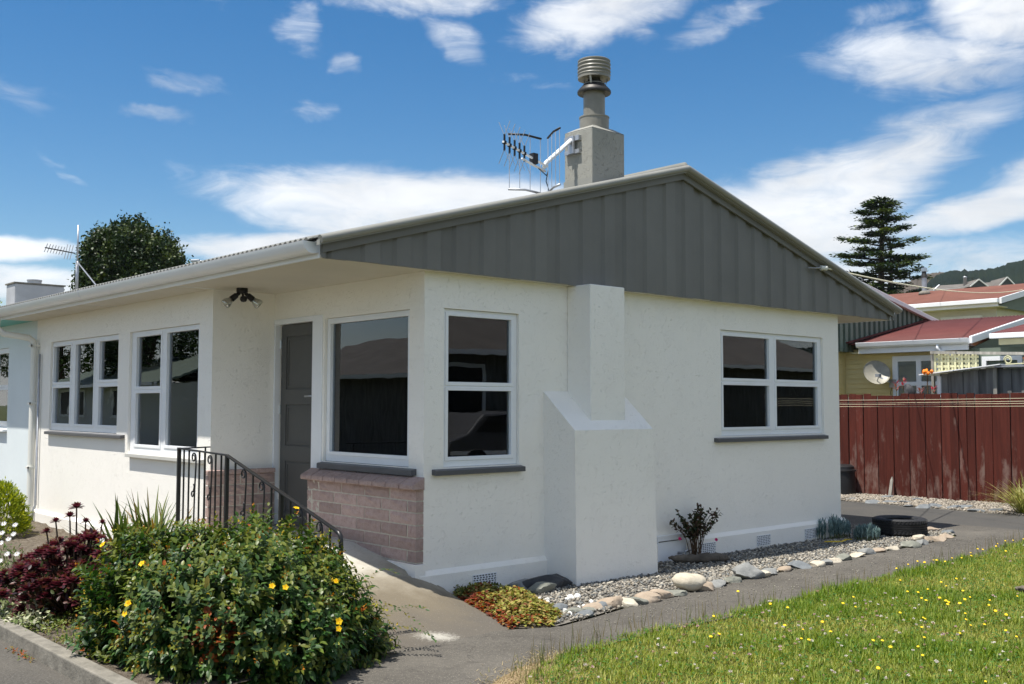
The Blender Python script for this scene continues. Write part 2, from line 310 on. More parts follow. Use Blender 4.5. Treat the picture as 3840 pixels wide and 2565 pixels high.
def rand_mat(name, stops, rough=.5, spec=.3, trans=.24):
    t = NT(name); oi = t.new('ShaderNodeObjectInfo'); c = t.ramp(oi.outputs['Random'], stops); t.set(c, rough, None, spec)
    if trans:
        tl = t.new('ShaderNodeBsdfTranslucent'); t.l.new(c, tl.inputs['Color']); mx = t.new('ShaderNodeMixShader'); mx.inputs[0].default_value = trans
        t.l.new(t.p.outputs[0], mx.inputs[1]); t.l.new(tl.outputs[0], mx.inputs[2]); t.l.new(mx.outputs[0], t.out.inputs[0])
    return t.m
rand_mat('leaf_single', [(0, (.035, .07, .025)), (.5, (.05, .10, .035)), (.75, (.08, .12, .03)), (.97, (.13, .14, .025)), (1, (.20, .12, .02))])
def stone_mat(name, a, b, vein, rough=.8):
    t = NT(name); n = t.noise(7, 6, .65, (1, 1, 2.2)); c = t.ramp(n, [(.3, a), (.7, b)])
    v = t.noise(5, 5, .6, (1, 1, 4), 1.5); c = t.mix(t.math('MULTIPLY', t.fr(v, .58, .66), .6), c, vein)
    return t.set(c, rough, t.bump(t.noise(28, 6, .7), .5, .015), .25)
stone_mat('stone_cream', (.42, .365, .28), (.60, .54, .43), (.36, .27, .18))
stone_mat('stone_grey', (.17, .175, .17), (.30, .30, .285), (.44, .43, .40))
stone_mat('stone_green', (.15, .155, .13), (.255, .255, .215), (.38, .37, .33))
stone_mat('stone_blue', (.12, .13, .14), (.20, .215, .22), (.33, .34, .34))
stone_mat('stone_tan', (.28, .22, .16), (.42, .34, .26), (.28, .20, .14))
stone_mat('stone_white', (.70, .69, .64), (.85, .84, .80), (.6, .55, .45))
stone_mat('stone_dark', (.035, .036, .04), (.07, .072, .075), (.10, .10, .10), .6)
# ------------------------------------------------------------------ mesh helpers
WLOC = {}
class MB:
    def __init__(s): s.v = []; s.f = []
    def quad(s, *p):
        i = len(s.v); s.v += [tuple(q) for q in p]; s.f.append(tuple(range(i, i+len(p)))); return s
    def box(s, x0, x1, y0, y1, z0, z1):
        if x0 > x1: x0, x1 = x1, x0
        if y0 > y1: y0, y1 = y1, y0
        if z0 > z1: z0, z1 = z1, z0
        i = len(s.v); s.v += [(x, y, z) for z in (z0, z1) for y in (y0, y1) for x in (x0, x1)]
        s.f += [tuple(i+k for k in q) for q in ((0, 2, 3, 1), (4, 5, 7, 6), (0, 1, 5, 4), (2, 6, 7, 3), (0, 4, 6, 2), (1, 3, 7, 5))]; return s
    def beam(s, a, b, w, h, up=(0, 0, 1)):
        a, b = Vector(a), Vector(b); d = (b-a).normalized(); r = d.cross(Vector(up))
        if r.length < 1e-4: r = d.cross(Vector((1, 0, 0)))
        r.normalize(); u = r.cross(d); i = len(s.v)
        for p in (a, b):
            for q, t in ((-1, -1), (1, -1), (1, 1), (-1, 1)): s.v.append(tuple(p + r*q*w/2 + u*t*h/2))
        s.f += [tuple(i+k for k in q) for q in ((3, 2, 1, 0), (4, 5, 6, 7), (0, 1, 5, 4), (1, 2, 6, 5), (2, 3, 7, 6), (3, 0, 4, 7))]; return s
    def tube(s, pts, r, n=8, cap=True):
        pts = [Vector(p) for p in pts]; rs = r if isinstance(r, (list, tuple)) else [r]*len(pts)
        ref = None; rings = []
        for k, p in enumerate(pts):
            d = (pts[min(k+1, len(pts)-1)] - pts[max(k-1, 0)]).normalized()
            if ref is None: ref = d.cross(Vector((0, 0, 1)) if abs(d.z) < .9 else Vector((1, 0, 0))).normalized()
            ref = (ref - d*ref.dot(d)).normalized(); b = d.cross(ref); i = len(s.v); rings.append(i)
            for j in range(n):
                t = 2*math.pi*j/n; s.v.append(tuple(p + (ref*math.cos(t) + b*math.sin(t))*rs[k]))
        for a, b in zip(rings, rings[1:]):
            for j in range(n): s.f.append((a+j, a+(j+1) % n, b+(j+1) % n, b+j))
        if cap: s.f.append(tuple(rings[0]+j for j in reversed(range(n)))); s.f.append(tuple(rings[-1]+j for j in range(n)))
        return s
    def lathe(s, prof, c=(0, 0, 0), n=24, axis=None):
        rings = []; A = Matrix.Identity(3) if axis is None else Vector(axis).to_track_quat('Z', 'Y').to_matrix()
        for r, z in prof:
            rings.append(len(s.v))
            for j in range(n):
                t = 2*math.pi*j/n; q = A @ Vector((r*math.cos(t), r*math.sin(t), z)); s.v.append((c[0]+q.x, c[1]+q.y, c[2]+q.z))
        for a, b in zip(rings, rings[1:]):
            for j in range(n): s.f.append((a+j, a+(j+1) % n, b+(j+1) % n, b+j))
        s.f.append(tuple(rings[0]+j for j in reversed(range(n)))); s.f.append(tuple(rings[-1]+j for j in range(n)))
        return s
    def prism(s, poly, mapf, d0, d1):
        n = len(poly); i = len(s.v); s.v += [tuple(mapf(a, b, d0)) for a, b in poly] + [tuple(mapf(a, b, d1)) for a, b in poly]
        s.f.append(tuple(i+k for k in range(n))); s.f.append(tuple(i+n+k for k in reversed(range(n))))
        for k in range(n): s.f.append((i+k, i+n+k, i+n+(k+1) % n, i+(k+1) % n))
        return s
    def panel(s, a0, a1, b0, b1, holes, mapf, d0, d1):
        "a slab with rectangular openings; mapf(a, b, depth)"
        A = sorted({a0, a1, *[h[0] for h in holes], *[h[1] for h in holes]}); B = sorted({b0, b1, *[h[2] for h in holes], *[h[3] for h in holes]})
        idx = {}
        def vid(i, j, k):
            if (i, j, k) not in idx: idx[(i, j, k)] = len(s.v); s.v.append(tuple(mapf(A[i], B[j], (d0, d1)[k])))
            return idx[(i, j, k)]
        def solid(i, j):
            if not (0 <= i < len(A)-1 and 0 <= j < len(B)-1): return False
            ca, cb = (A[i]+A[i+1])/2, (B[j]+B[j+1])/2
            return not any(h[0] < ca < h[1] and h[2] < cb < h[3] for h in holes)
        for i in range(len(A)-1):
            for j in range(len(B)-1):
                if not solid(i, j): continue
                s.f.append((vid(i, j, 0), vid(i+1, j, 0), vid(i+1, j+1, 0), vid(i, j+1, 0)))
                s.f.append((vid(i, j, 1), vid(i, j+1, 1), vid(i+1, j+1, 1), vid(i+1, j, 1)))
                for di, dj, e in ((-1, 0, ((i, j), (i, j+1))), (1, 0, ((i+1, j+1), (i+1, j))), (0, -1, ((i+1, j), (i, j))), (0, 1, ((i, j+1), (i+1, j+1)))):
                    if not solid(i+di, j+dj): (p, q) = e; s.f.append((vid(*p, 0), vid(*q, 0), vid(*q, 1), vid(*p, 1)))
        return s

def mk(name, mb, mat, parent=None, at=(0, 0, 0), smooth=False, bevel=0, auto=None):
    me = bpy.data.meshes.new(name)
    if isinstance(mb, MB): me.from_pydata(mb.v, [], mb.f)
    else: me = mb
    me.validate(); me.update()
    if mat and not len(me.materials): me.materials.append(MATS[mat])
    if isinstance(mb, MB):
        import bmesh
        b = bmesh.new(); b.from_mesh(me); bmesh.ops.recalc_face_normals(b, faces=b.faces); b.to_mesh(me); b.free()
    if smooth:
        for p in me.polygons: p.use_smooth = True
        if auto: me.set_sharp_from_angle(angle=R(auto))
    o = bpy.data.objects.new(name, me); COL.objects.link(o); place(o, parent, at)
    if bevel:
        m = o.modifiers.new('bevel', 'BEVEL'); m.width = bevel; m.segments = 2; m.limit_method = 'ANGLE'; m.angle_limit = R(40)
    return o
def place(o, parent, at=(0, 0, 0)):
    at = Vector(at); WLOC[o.name] = at
    if parent: o.parent = parent; o.location = at - WLOC[parent.name]
    else: o.location = at
def thing(name, label, cat, loc=(0, 0, 0), group=None):
    o = bpy.data.objects.new(name, None); COL.objects.link(o); o.empty_display_size = .2; o.location = loc; WLOC[o.name] = Vector(loc)
    tag(o, label, cat, group); return o
def tag(o, label, cat, group=None):
    o['label'] = label; o['category'] = cat
    if group: o['group'] = group
    return o
def kind(o, k): o['kind'] = k; return o
def copy_tree(o, parent=None):
    c = o.copy(); COL.objects.link(c); WLOC[c.name] = WLOC.get(o.name, Vector())
    if parent: c.parent = parent
    for ch in [q for q in o.children]: copy_tree(ch, c)
    return c
def np_mesh(name, V, F, mat, cols=None, smooth=False):
    "V (n,3), F (m,k) of equal polygons, cols (n,3) per vertex"
    me = bpy.data.meshes.new(name); V = np.asarray(V, np.float32); F = np.asarray(F, np.int32); m, k = F.shape
    me.vertices.add(len(V)); me.vertices.foreach_set('co', V.ravel()); me.loops.add(m*k); me.loops.foreach_set('vertex_index', F.ravel())
    me.polygons.add(m); me.polygons.foreach_set('loop_start', np.arange(0, m*k, k, dtype=np.int32)); me.polygons.foreach_set('loop_total', np.full(m, k, np.int32))
    if smooth: me.polygons.foreach_set('use_smooth', np.ones(m, bool))
    me.update(calc_edges=True)
    if cols is not None:
        a = me.attributes.new('Col', 'FLOAT_COLOR', 'POINT'); c = np.ones((len(V), 4), np.float32); c[:, :3] = cols; a.data.foreach_set('color', c.ravel())
    me.materials.append(MATS[mat]); return me
def nrm(a): return a/np.maximum(np.linalg.norm(a, axis=-1, keepdims=True), 1e-9)
# leaf outline along +x, folded on its midrib: columns are (along, across, up)
LEAF = np.array([(0, 0, 0), (.3, .42, .10), (.3, -.42, .10), (.68, .36, .06), (.68, -.36, .06), (1, 0, -.08), (.34, 0, 0), (.7, 0, -.02)])
LEAF_F = np.array([(0, 6, 1), (0, 2, 6), (1, 6, 7), (1, 7, 3), (6, 2, 4), (6, 4, 7), (3, 7, 5), (7, 4, 5)])
BLADE = np.array([(0, .5, 0), (0, -.5, 0), (.55, .42, .12), (.55, -.42, .12), (1, 0, 0)]); BLADE_F = np.array([(0, 1, 3), (0, 3, 2), (2, 3, 4)])
QUADL = np.array([(0, 0, 0), (.45, .5, .08), (1, 0, 0), (.45, -.5, .08)]); QUADL_F = np.array([(0, 3, 1), (1, 3, 2)])
def scatter(tmpl, tf, P, D, N, L, Wd, C, cvar=.0, droop=0):
    "place the template at P, along D, face normal N; L, Wd sizes; C (n,3) colour"
    P, D, N = map(np.asarray, (P, D, N)); n = len(P); D = nrm(D); B = nrm(np.cross(N, D)); U = np.cross(D, B)
    L = np.broadcast_to(L, n); Wd = np.broadcast_to(Wd, n)
    x, y, z = tmpl[:, 0], tmpl[:, 1], tmpl[:, 2]
    V = P[:, None, :] + D[:, None, :]*(x[None, :, None]*L[:, None, None]) + B[:, None, :]*(y[None, :, None]*Wd[:, None, None]) + U[:, None, :]*(z[None, :, None]*Wd[:, None, None])
    if droop: V[:, :, 2] -= (x**2)[None, :]*L[:, None]*droop
    F = tf[None] + (np.arange(n)*len(tmpl))[:, None, None]
    Cc = np.repeat(np.asarray(C)[:, None, :], len(tmpl), 1)
    if cvar: Cc = Cc*(1 + RNG.uniform(-cvar, cvar, (n, 1, 1)))
    return V.reshape(-1, 3), F.reshape(-1, tf.shape[1]), np.clip(Cc.reshape(-1, 3), 0, 1)
def merge(parts):
    V, F, C, o = [], [], [], 0
    for v, f, c in parts: V.append(v); F.append(f+o); C.append(c); o += len(v)
    return np.concatenate(V), np.concatenate(F), np.concatenate(C)
def pick(pal, n, w=None):
    pal = np.array(pal, float); return pal[RNG.choice(len(pal), n, p=w)]
def sph(n):
    return nrm(RNG.normal(size=(n, 3)))
def rock_mesh(name, sx, sy, sz, seed, rough=.16, sub=2, lo=.42):
    import bmesh
    r = random.Random(seed); b = bmesh.new(); bmesh.ops.create_icosphere(b, subdivisions=sub, radius=1)
    ph = [(Vector((r.uniform(-1, 1), r.uniform(-1, 1), r.uniform(-1, 1))).normalized(), r.uniform(lo, .92)) for _ in range(9)]
    for v in b.verts:
        p = v.co.copy()
        for d, lim in ph:                                   # cut facets, as broken stone has
            e = p.dot(d)
            if e > lim: p -= d*(e-lim)*.85
        k = 1 + r.uniform(-rough, rough)*.5 + .07*math.sin(p.x*4+seed)*math.cos(p.y*5)
        v.co = Vector((p.x*sx*k, p.y*sy*k, p.z*sz*k))
    me = bpy.data.meshes.new(name); b.to_mesh(me); b.free()
    for p in me.polygons: p.use_smooth = True
    me.set_sharp_from_angle(angle=R(34)); return me

# ------------------------------------------------------------------ ground (the setting)
G = -.215
def sheet(name, poly, z, mat, k='structure'):
    m = MB(); m.quad(*[(x, y, z) for x, y in poly]); return kind(mk(name, m, mat), k)
sheet('ground', [(-1800, -1800), (1800, -1800), (1800, 1800), (-1800, 1800)], -.243, 'far_ground')
sheet('driveway', [(-9.5, -22), (-1.0, -22), (-1.0, 16), (-9.5, 16)], -.231, 'asphalt')
LAWN_EDGE = [(-2.6, -9), (-2.05, -5), (-1.62, -3.3), (-1.14, -2.45), (-.82, -2.24), (-.3, -2.08), (.381, -1.985), (1.03, -2.04), (1.87, -2.03), (2.88, -2.0), (3.5, -1.945), (4.79, -1.92), (5.58, -1.88), (6.59, -1.78), (7.37, -1.72), (8.4, -1.7)]
STONE_EDGE = [(-.24, -1.33), (.1, -1.48), (.5, -1.42), (1.27, -1.27), (1.85, -1.24), (2.3, -1.21), (2.8, -1.14), (3.64, -1.12), (4.4, -1.08), (4.96, -1.02), (5.6, -1.07), (6.17, -1.05), (6.7, -1.04), (7.3, -.95), (7.78, -.62), (7.6, -.2), (7.35, .4), (7.3, 6)]
sheet('lawn', LAWN_EDGE + [(8.45, -1.75), (8.5, -12), (-2.6, -12)], -.226, 'lawn_soil')
pth = [(x, y) for x, y in LAWN_EDGE[1:]]
sheet('path', [(-1.3, -1.0), (-2.99, -1.0), (-2.99, -1.9), (-3.4, -5.2)] + [(x+.02, y-.06) for x, y in LAWN_EDGE[1:]] + [(8.52, -1.8), (8.55, 6)] + [(x, y-.02) for x, y in reversed(STONE_EDGE)] , G, 'path')
sheet('side_driveway', [(8.56, -14), (10.45, -14), (10.42, -.5), (10.3, 0), (10.5, 1.8), (10.5, 14), (8.56, 14)], -.221, 'asphalt_smooth')
sheet('dirt_patch', [(-2.0, -2.95), (-1.85, -2.62), (-1.35, -2.38), (-.95, -2.19), (-.6, -2.16), (-.85, -2.36), (-1.2, -2.62), (-1.5, -3.2), (-1.8, -3.6)], -.210, 'dry_dirt')
sheet('gravel_bed', [(.05, .02)] + [(x, y+.03) for x, y in STONE_EDGE] + [(6.3, 6), (6.3, .02)], -.219, 'gravel_bed')
sheet('fence_gravel', [(10.46, -6), (12.3, -6), (12.3, 8), (10.51, 8), (10.5, 1.8), (10.32, 0), (10.44, -.5)], -.222, 'gravel_bed')
# porch landing and ramp of poured concrete
def ramp_z(y):
    for (ya, za), (yb, zb) in zip(RP, RP[1:]):
        if ya <= y <= yb: return za + (zb-za)*(y-ya)/(yb-ya)
    return RP[0][1] if y < RP[0][0] else RP[-1][1]
RP = [(-1.35, -.217), (-1.0, -.180), (-.04, -.012), (.4, .069), (.9, .157), (2.46, .163)]
m = MB(); ys = [-1.35, -1.2, -1.05, -.9, -.75, -.6, -.45, -.3, -.18, -.06, .1, .4, .7, .9, 1.2, 1.8, 2.5]
rows = []; NC = 9
for y in ys:
    z = ramp_z(y)
    if y <= -.06:                                           # the slab's right side falls away towards the path
        q = (-.06-y)/1.29; hx, xe, ze = -.20-.35*q, .20-.42*q, min(z, -.168-.052*q); row = [(-1.24, z), (-.7, z)] + [(hx + (xe-hx)*u_, z + (ze-z)*u_**1.4) for u_ in np.linspace(0, 1, NC-2)]
    else: row = [(x_, z) for x_ in (-1.24, -.9, -.7, -.5, -.4, -.3, -.2, -.1, .05)]
    rows.append([(x_, y, z_) for x_, z_ in row])
for a, b in zip(rows, rows[1:]):
    for i in range(NC-1): m.quad(a[i], a[i+1], b[i+1], b[i])
for a, b in zip(rows, rows[1:]):                            # the slab's outer side
    m.quad((a[0][0], a[0][1], -.3), a[0], b[0], (b[0][0], b[0][1], -.3)); m.quad(a[-1], (a[-1][0], a[-1][1], -.3), (b[-1][0], b[-1][1], -.3), b[-1])
m.quad(*rows[0], (rows[0][-1][0], rows[0][-1][1], -.3), (rows[0][0][0], rows[0][0][1], -.3))
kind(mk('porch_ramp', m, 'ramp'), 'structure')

# ------------------------------------------------------------------ the house
H = thing('house', 'low white stucco house with grey ribbed gable and white eaves', 'house', (3, 4, G))
WX, DY, PX, SO = 6.331, 2.464, -.6635, 2.45               # gable width, porch depth, left wall, soffit height
EX0, EX1, ZE, ZA, XA = -1.122, 7.452, 2.590, 3.775, 3.165; SLOPE = (ZA-ZE)/(XA-EX0)
def roof_z(x): return ZA - abs(x-XA)*SLOPE
gy = lambda a, b, d: (a, d, b)            # wall in the plane y = d
gx = lambda a, b, d: (d, a, b)            # wall in the plane x = d
O1 = (.205, 1.05, .83, 2.158); O2 = (3.975, 5.985, 1.02, 2.165)
OP = (.205, 1.535, .83, 2.15); OD = (1.73, 2.44, .155, 2.145)
OL2 = (2.745, 4.46, .83, 2.14); OL3 = (4.775, 7.0, 1.02, 2.14); OL4 = (8.74, 10.5, 1.02, 2.14)
w = MB()
w.panel(0, WX, -.3, SO, [O1, O2], gy, 0, .15)
w.panel(.15, DY, -.3, SO, [OP, OD], gx, 0, .15)
w.panel(PX, 0, -.3, SO, [], gy, DY, DY+.15)
w.panel(DY+.15, 7.55, -.3, SO, [OL2, OL3], gx, PX, PX+.15)
w.panel(.15, 16, -.3, SO, [], gx, WX-.15, WX)
w.panel(PX, WX-.15, -.3, SO, [], gy, 15.85, 16)
mk('wall', w, 'wall_white', H)
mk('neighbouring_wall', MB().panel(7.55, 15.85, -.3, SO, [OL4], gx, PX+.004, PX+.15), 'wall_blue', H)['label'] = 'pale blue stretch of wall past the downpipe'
mk('floor', MB().box(.15, WX-.15, .15, 15.8, -.1, -.02).box(PX+.15, .1, DY+.15, 15.8, -.1, -.02), 'interior_floor', H)
mk('interior_partition', MB().box(.16, WX-.16, 4.2, 4.3, -.02, SO).box(2.6, 2.7, .16, 4.2, -.02, SO).box(1.6, 1.7, 4.3, 15.8, -.02, SO).box(PX+.16, 1.6, 7.45, 7.55, -.02, SO), 'interior_wall', H)
# plinth with a sloped top
pl = MB()
def plinth(pts):
    for (a, b) in zip(pts, pts[1:]):
        (ax, ay), (bx, by), = a, b
        d = Vector((bx-ax, by-ay, 0)).normalized(); nn = Vector((d.y, -d.x, 0)); o = nn*.04
        A, B = Vector((ax, ay, 0)), Vector((bx, by, 0))
        pl.quad(A+o+Vector((0, 0, -.3)), B+o+Vector((0, 0, -.3)), B+o+Vector((0, 0, -.035)), A+o+Vector((0, 0, -.035)))
        pl.quad(A+o+Vector((0, 0, -.035)), B+o+Vector((0, 0, -.035)), B+Vector((0, 0, .004)), A+Vector((0, 0, .004)))
        pl.quad(A+o+Vector((0, 0, -.3)), A+o+Vector((0, 0, -.035)), A+Vector((0, 0, .004)), A+Vector((0, 0, -.3)))
        pl.quad(B+o+Vector((0, 0, -.3)), B+Vector((0, 0, -.3)), B+Vector((0, 0, .004)), B+o+Vector((0, 0, -.035)))
plinth([(-.06, -.001), (1.40, -.001)]); plinth([(2.40, -.001), (2.875, -.001)]); plinth([(3.33, -.001), (WX+.002, -.001)]); plinth([(WX+.001, -.04), (WX+.001, 15.9)])
plinth([(PX-.001, 15.9), (PX-.001, DY-.04)])
pl.box(-.105, .0, -.035, 1.70, -.3, .062)                  # footing below the bricks
mk('plinth', pl, 'wall_white', H)
# access hatch and tap
hh = mk('access_hatch', MB().box(2.885, 3.325, -.028, .0, -.29, .035).box(2.875, 3.335, -.034, -.001, .036, .05), 'white_paint', H)
mk('slot', MB().box(2.90, 3.26, -.0325, -.027, -.012, -.004), 'black_plastic', hh)
mk('tap', MB().tube([(3.20, -.02, -.135), (3.20, -.10, -.135), (3.16, -.13, -.14), (3.13, -.14, -.17)], .012, 8).tube([(3.23, -.09, -.12), (3.34, -.09, -.115)], .01, 8).tube([(3.28, -.09, -.13), (3.28, -.09, -.09)], .008, 6), 'steel', H, smooth=True)
# sub-floor vents
def vent(x0, x1):
    n = 8; mm = MB(); holes = []; z0, z1 = -.188, -.08; rr = 6
    for i in range(n):
        for j in range(rr):
            a = x0 + (x1-x0)*(i+.12)/n + (0 if j % 2 else .006); holes.append((a, a+(x1-x0)/n*.72, z0+(z1-z0)*(j+.3)/rr, z0+(z1-z0)*(j+.92)/rr))
    mm.panel(x0, x1, z0, z1+.006, holes, gy, -.049, -.0435); v = mk('vent', mm, 'white_paint', H)
    mk('vent_back', MB().box(x0+.004, x1-.004, -.0432, -.0418, z0+.002, z1), 'black_plastic', v)
for a, b in ((.49, .75), (3.54, 3.795), (4.53, 4.785), (5.47, 5.72)): vent(a, b)

# windows: frame with openings, panes, sill
def window(op, panes, axis, plane, sill, sgn=1, sill_mat='sill_grey', cur=True):
    "sgn: +1 when the interior lies at larger coordinate"
    mp = gy if axis == 'y' else gx
    a0, a1, b0, b1 = op
    wn_ = mk('window', MB().panel(a0+.002, a1-.002, b0+.002, b1-.002, panes, mp, plane+.028, plane+.085), 'white_paint', H, bevel=.004)
    bead = MB()
    for p in panes:
        e = .014; bead.panel(p[0]-.03, p[1]+.03, p[2]-.03, p[3]+.03, [(p[0]+.001, p[1]-.001, p[2]+.001, p[3]-.001)], mp, plane+.020, plane+.03)
    mk('sash', bead, 'white_paint', wn_, bevel=.003)
    for p in panes:
        q = MB().panel(p[0]-.004, p[1]+.004, p[2]-.004, p[3]+.004, [], mp, plane+.052, plane+.056); mk('pane', q, 'glass', wn_)
    if sill:
        s0, s1, t0, t1 = sill; sb = MB()
        pr = [(-.055, t0+.002), (-.055, t1-.008), (-.004, t1), (.03, t1+.012), (.03, t0+.01)]
        for i in range(1): sb.prism([(d, z) for d, z in pr], (lambda d, z, k: (k, plane+d, z)) if axis == 'y' else (lambda d, z, k: (plane+d, k, z)), s0, s1)
        mk('sill', sb, sill_mat, wn_, bevel=.004)
    if cur:                                                # gathered curtain at each side, inside the room
        for (c0, c1) in ((a0-.02, a0+.14), (a1-.14, a1+.02)):
            cv = MB(); n = 16
            for i in range(n):
                u, v_ = c0+(c1-c0)*i/n, c0+(c1-c0)*(i+1)/n; du, dv = plane+.125+.018*math.sin(i*1.5), plane+.125+.018*math.sin((i+1)*1.5)
                cv.quad(mp(u, b0-.05, du), mp(v_, b0-.05, dv), mp(v_, b1+.02, dv), mp(u, b1+.02, du))
            mk('curtain', cv, 'curtain', wn_, smooth=True)
    return wn_
window(O1, [(.267, .977, .9134, 1.471), (.267, .977, 1.5415, 2.1)], 'y', 0, (.085, 1.082, .766, .818))
window(O2, [(4.045, 4.90, 1.112, 1.572), (4.045, 4.90, 1.645, 2.105), (5.04, 5.892, 1.112, 1.572), (5.04, 5.892, 1.645, 2.105)], 'y', 0, (3.846, 5.995, .953, 1.003))
window(OP, [(.254, 1.466, .92, 2.098)], 'x', 0, (.095, 1.56, .764, .822))
window(OL2, [(2.803, 3.54, .93, 2.088), (3.69, 4.32, .92, 1.469), (3.69, 4.32, 1.54, 2.079)], 'x', PX, (2.555, 4.395, .782, .83), 1, 'sill_pale')
window(OL3, [(4.828, 5.40, 1.11, 1.552), (4.828, 5.40, 1.631, 2.079), (5.568, 6.176, 1.11, 2.076), (6.347, 6.948, 1.11, 1.555), (6.347, 6.948, 1.627, 2.079)], 'x', PX, (4.536, 7.012, .970, 1.015))
window(OL4, [(8.80, 9.40, 1.11, 1.551), (8.80, 9.40, 1.618, 2.068), (9.55, 10.4, 1.11, 2.068)], 'x', PX, (8.73, 10.52, .962, 1.0), 1, 'white_paint')
# door with recessed panels, frame, handle, hinges
DP = [(1.83, 2.33, .30, .80), (1.83, 2.33, .95, 1.35), (1.83, 2.33, 1.50, 2.02)]
dr = mk('door', MB().panel(1.742, 2.428, .165, 2.135, DP, gx, .055, .095), 'door_grey', H, bevel=.004)
for p in DP:
    mk('panel', MB().panel(p[0]-.004, p[1]+.004, p[2]-.004, p[3]+.004, [], gx, .068, .09), 'door_grey', dr)
    mk('moulding', MB().panel(p[0]+.02, p[1]-.02, p[2]+.02, p[3]-.02, [(p[0]+.035, p[1]-.035, p[2]+.035, p[3]-.035)], gx, .062, .069), 'door_grey', dr)
mk('handle', MB().box(.045, .0545, 1.75, 1.79, 1.33, 1.50).tube([(.05, 1.77, 1.43), (.005, 1.77, 1.43), (.003, 1.79, 1.43), (.003, 1.88, 1.428)], .009, 8), 'steel', dr)
for z in (.45, 1.3, 1.95): mk('hinge', MB().tube([(.05, 2.432, z-.045), (.05, 2.432, z+.045)], .008, 6), 'steel', dr)
mk('door_frame', MB().panel(1.56, 2.459, .158, 2.19, [(1.735, 2.436, .1, 2.14)], gx, -.012, .05), 'white_paint', H, bevel=.004)
mk('door_step', MB().box(-.03, .15, 1.735, 2.44, .158, .178), 'concrete_old', H)

# chimney breast on the gable wall
cb = MB(); y0, y1 = -.397, .0
fl = [(1.368, y0, -.3), (2.454, y0, -.3), (2.391, y0, 1.128), (1.349, y0, 1.128)]; bk = [(1.362, y1, -.3), (2.454, y1, -.3), (2.391, y1, 1.475), (1.345, y1, 1.475)]
cb.quad(*fl); cb.quad(fl[0], fl[3], bk[3], bk[0]); cb.quad(fl[1], bk[1], bk[2], fl[2]); cb.quad(fl[3], fl[2], bk[2], bk[3])
mk('chimney_breast', cb, 'wall_white', H, bevel=.012)
mk('flue_stack', MB().box(1.65, 2.112, -.302, .0, 1.15, SO-.001), 'wall_white', H, bevel=.01)

# bricks below the picture window and beside the door
def brick_mesh(lx, ly, lz, seed):
    r = random.Random(seed); mm = MB(); n = 5; m2 = 3
    def P(i, j, f):
        jit = lambda s: r.uniform(-s, s)
        return None
    # split-face block: front face (at -x) is a bumpy grid, the rest a box
    g = [[(-lx + (r.uniform(-.007, .004) if 0 < i < n and 0 < j < m2 else r.uniform(.0, .006)), ly*i/n + (0 if i in (0, n) else 0), lz*j/m2) for j in range(m2+1)] for i in range(n+1)]
    for i in range(n):
        for j in range(m2): mm.quad(g[i][j], g[i+1][j], g[i+1][j+1], g[i][j+1])
    top = [g[i][m2] for i in range(n+1)]; bot = [g[i][0] for i in range(n+1)]
    mm.quad(*top, (0, ly, lz), (0, 0, lz)); mm.quad(*bot, (0, ly, 0), (0, 0, 0)); mm.quad(*g[0], (0, 0, lz), (0, 0, 0)); mm.quad(*g[n], (0, ly, lz), (0, ly, 0))
    me = bpy.data.meshes.new('brick'); me.from_pydata(mm.v, [], mm.f); me.validate()
    import bmesh
    b = bmesh.new(); b.from_mesh(me); bmesh.ops.remove_doubles(b, verts=b.verts, dist=.0005); bmesh.ops.recalc_face_normals(b, faces=b.faces); b.to_mesh(me); b.free()
    me.materials.append(MATS['brick']); return me
BR = {}
def brick(parent, at, lx, ly, lz, rot=0):
    k = (round(lx, 3), round(ly, 3), round(lz, 3), random.randint(0, 2))
    if k not in BR: BR[k] = brick_mesh(lx, ly, lz, hash(k) % 9999)
    o = bpy.data.objects.new('brick', BR[k]); COL.objects.link(o); place(o, parent, at); o.rotation_euler.z = rot; return o
v1 = mk('brick_veneer', MB().box(-.0735, .0, .002, 1.672, -.05, .664), 'mortar', H)
course = [.071, .167, .27, .373, .473, .568, .661]; J = .011
for c in range(-2, 6):
    z0 = course[c] if c >= 0 else .071 + .1*c; z1 = course[c+1] if c >= 0 else z0+.1
    y = -.004; first = True
    while y < 1.68:
        L = .37 if not (first and c % 2 == 0) else .12
        first = False; y2 = min(y+L, 1.69)
        if y2 - y > .03: brick(v1, (0, y+J/2 if y > 0 else y, z0+J/2), .08 if y2 < 1.6 else .076, y2-y-J, z1-z0-J)
        y = y2
cp = MB()
for k in range(9):                                         # sloped header course on top
    ya = -.045 + k*.195; yb = ya+.187
    c_ = MB().prism([(-.02, .66), (-.135, .662), (-.142, .672), (-.14, .70), (-.13, .71), (-.02, .764)], lambda a, b, d: (a, d, b), ya, yb)
    mk('cap_brick', c_, 'brick', v1, bevel=.006)
mk('cap_mortar', MB().prism([(-.019, .659), (-.125, .665), (-.125, .704), (-.019, .757)], lambda a, b, d: (a, d, b), -.04, 1.70), 'mortar', v1)
v2 = mk('brick_pier', MB().box(PX-.02, -.003, DY-.0485, DY, -.05, .678), 'mortar', H)
for c in range(-2, 5):
    z0 = .185 + .1*c; x = -.004; k = 0
    while x > PX-.03:
        L = .37 if not (k == 0 and c % 2) else .18
        x2 = max(x-L, PX-.045); k += 1
        if x - x2 > .03:
            o = brick(v2, (x2+J/2, DY, z0+J/2), .055, x-x2-J, .1-J, -math.pi/2); o.rotation_euler.z = math.pi/2; o.location.x = (x-J/2)
        x = x2
for k in range(4):
    xa = PX-.06 + k*.18
    mk('cap_brick', MB().box(xa, min(xa+.172, -.004), DY-.075, DY-.001, .685, .728), 'brick', v2, bevel=.006)

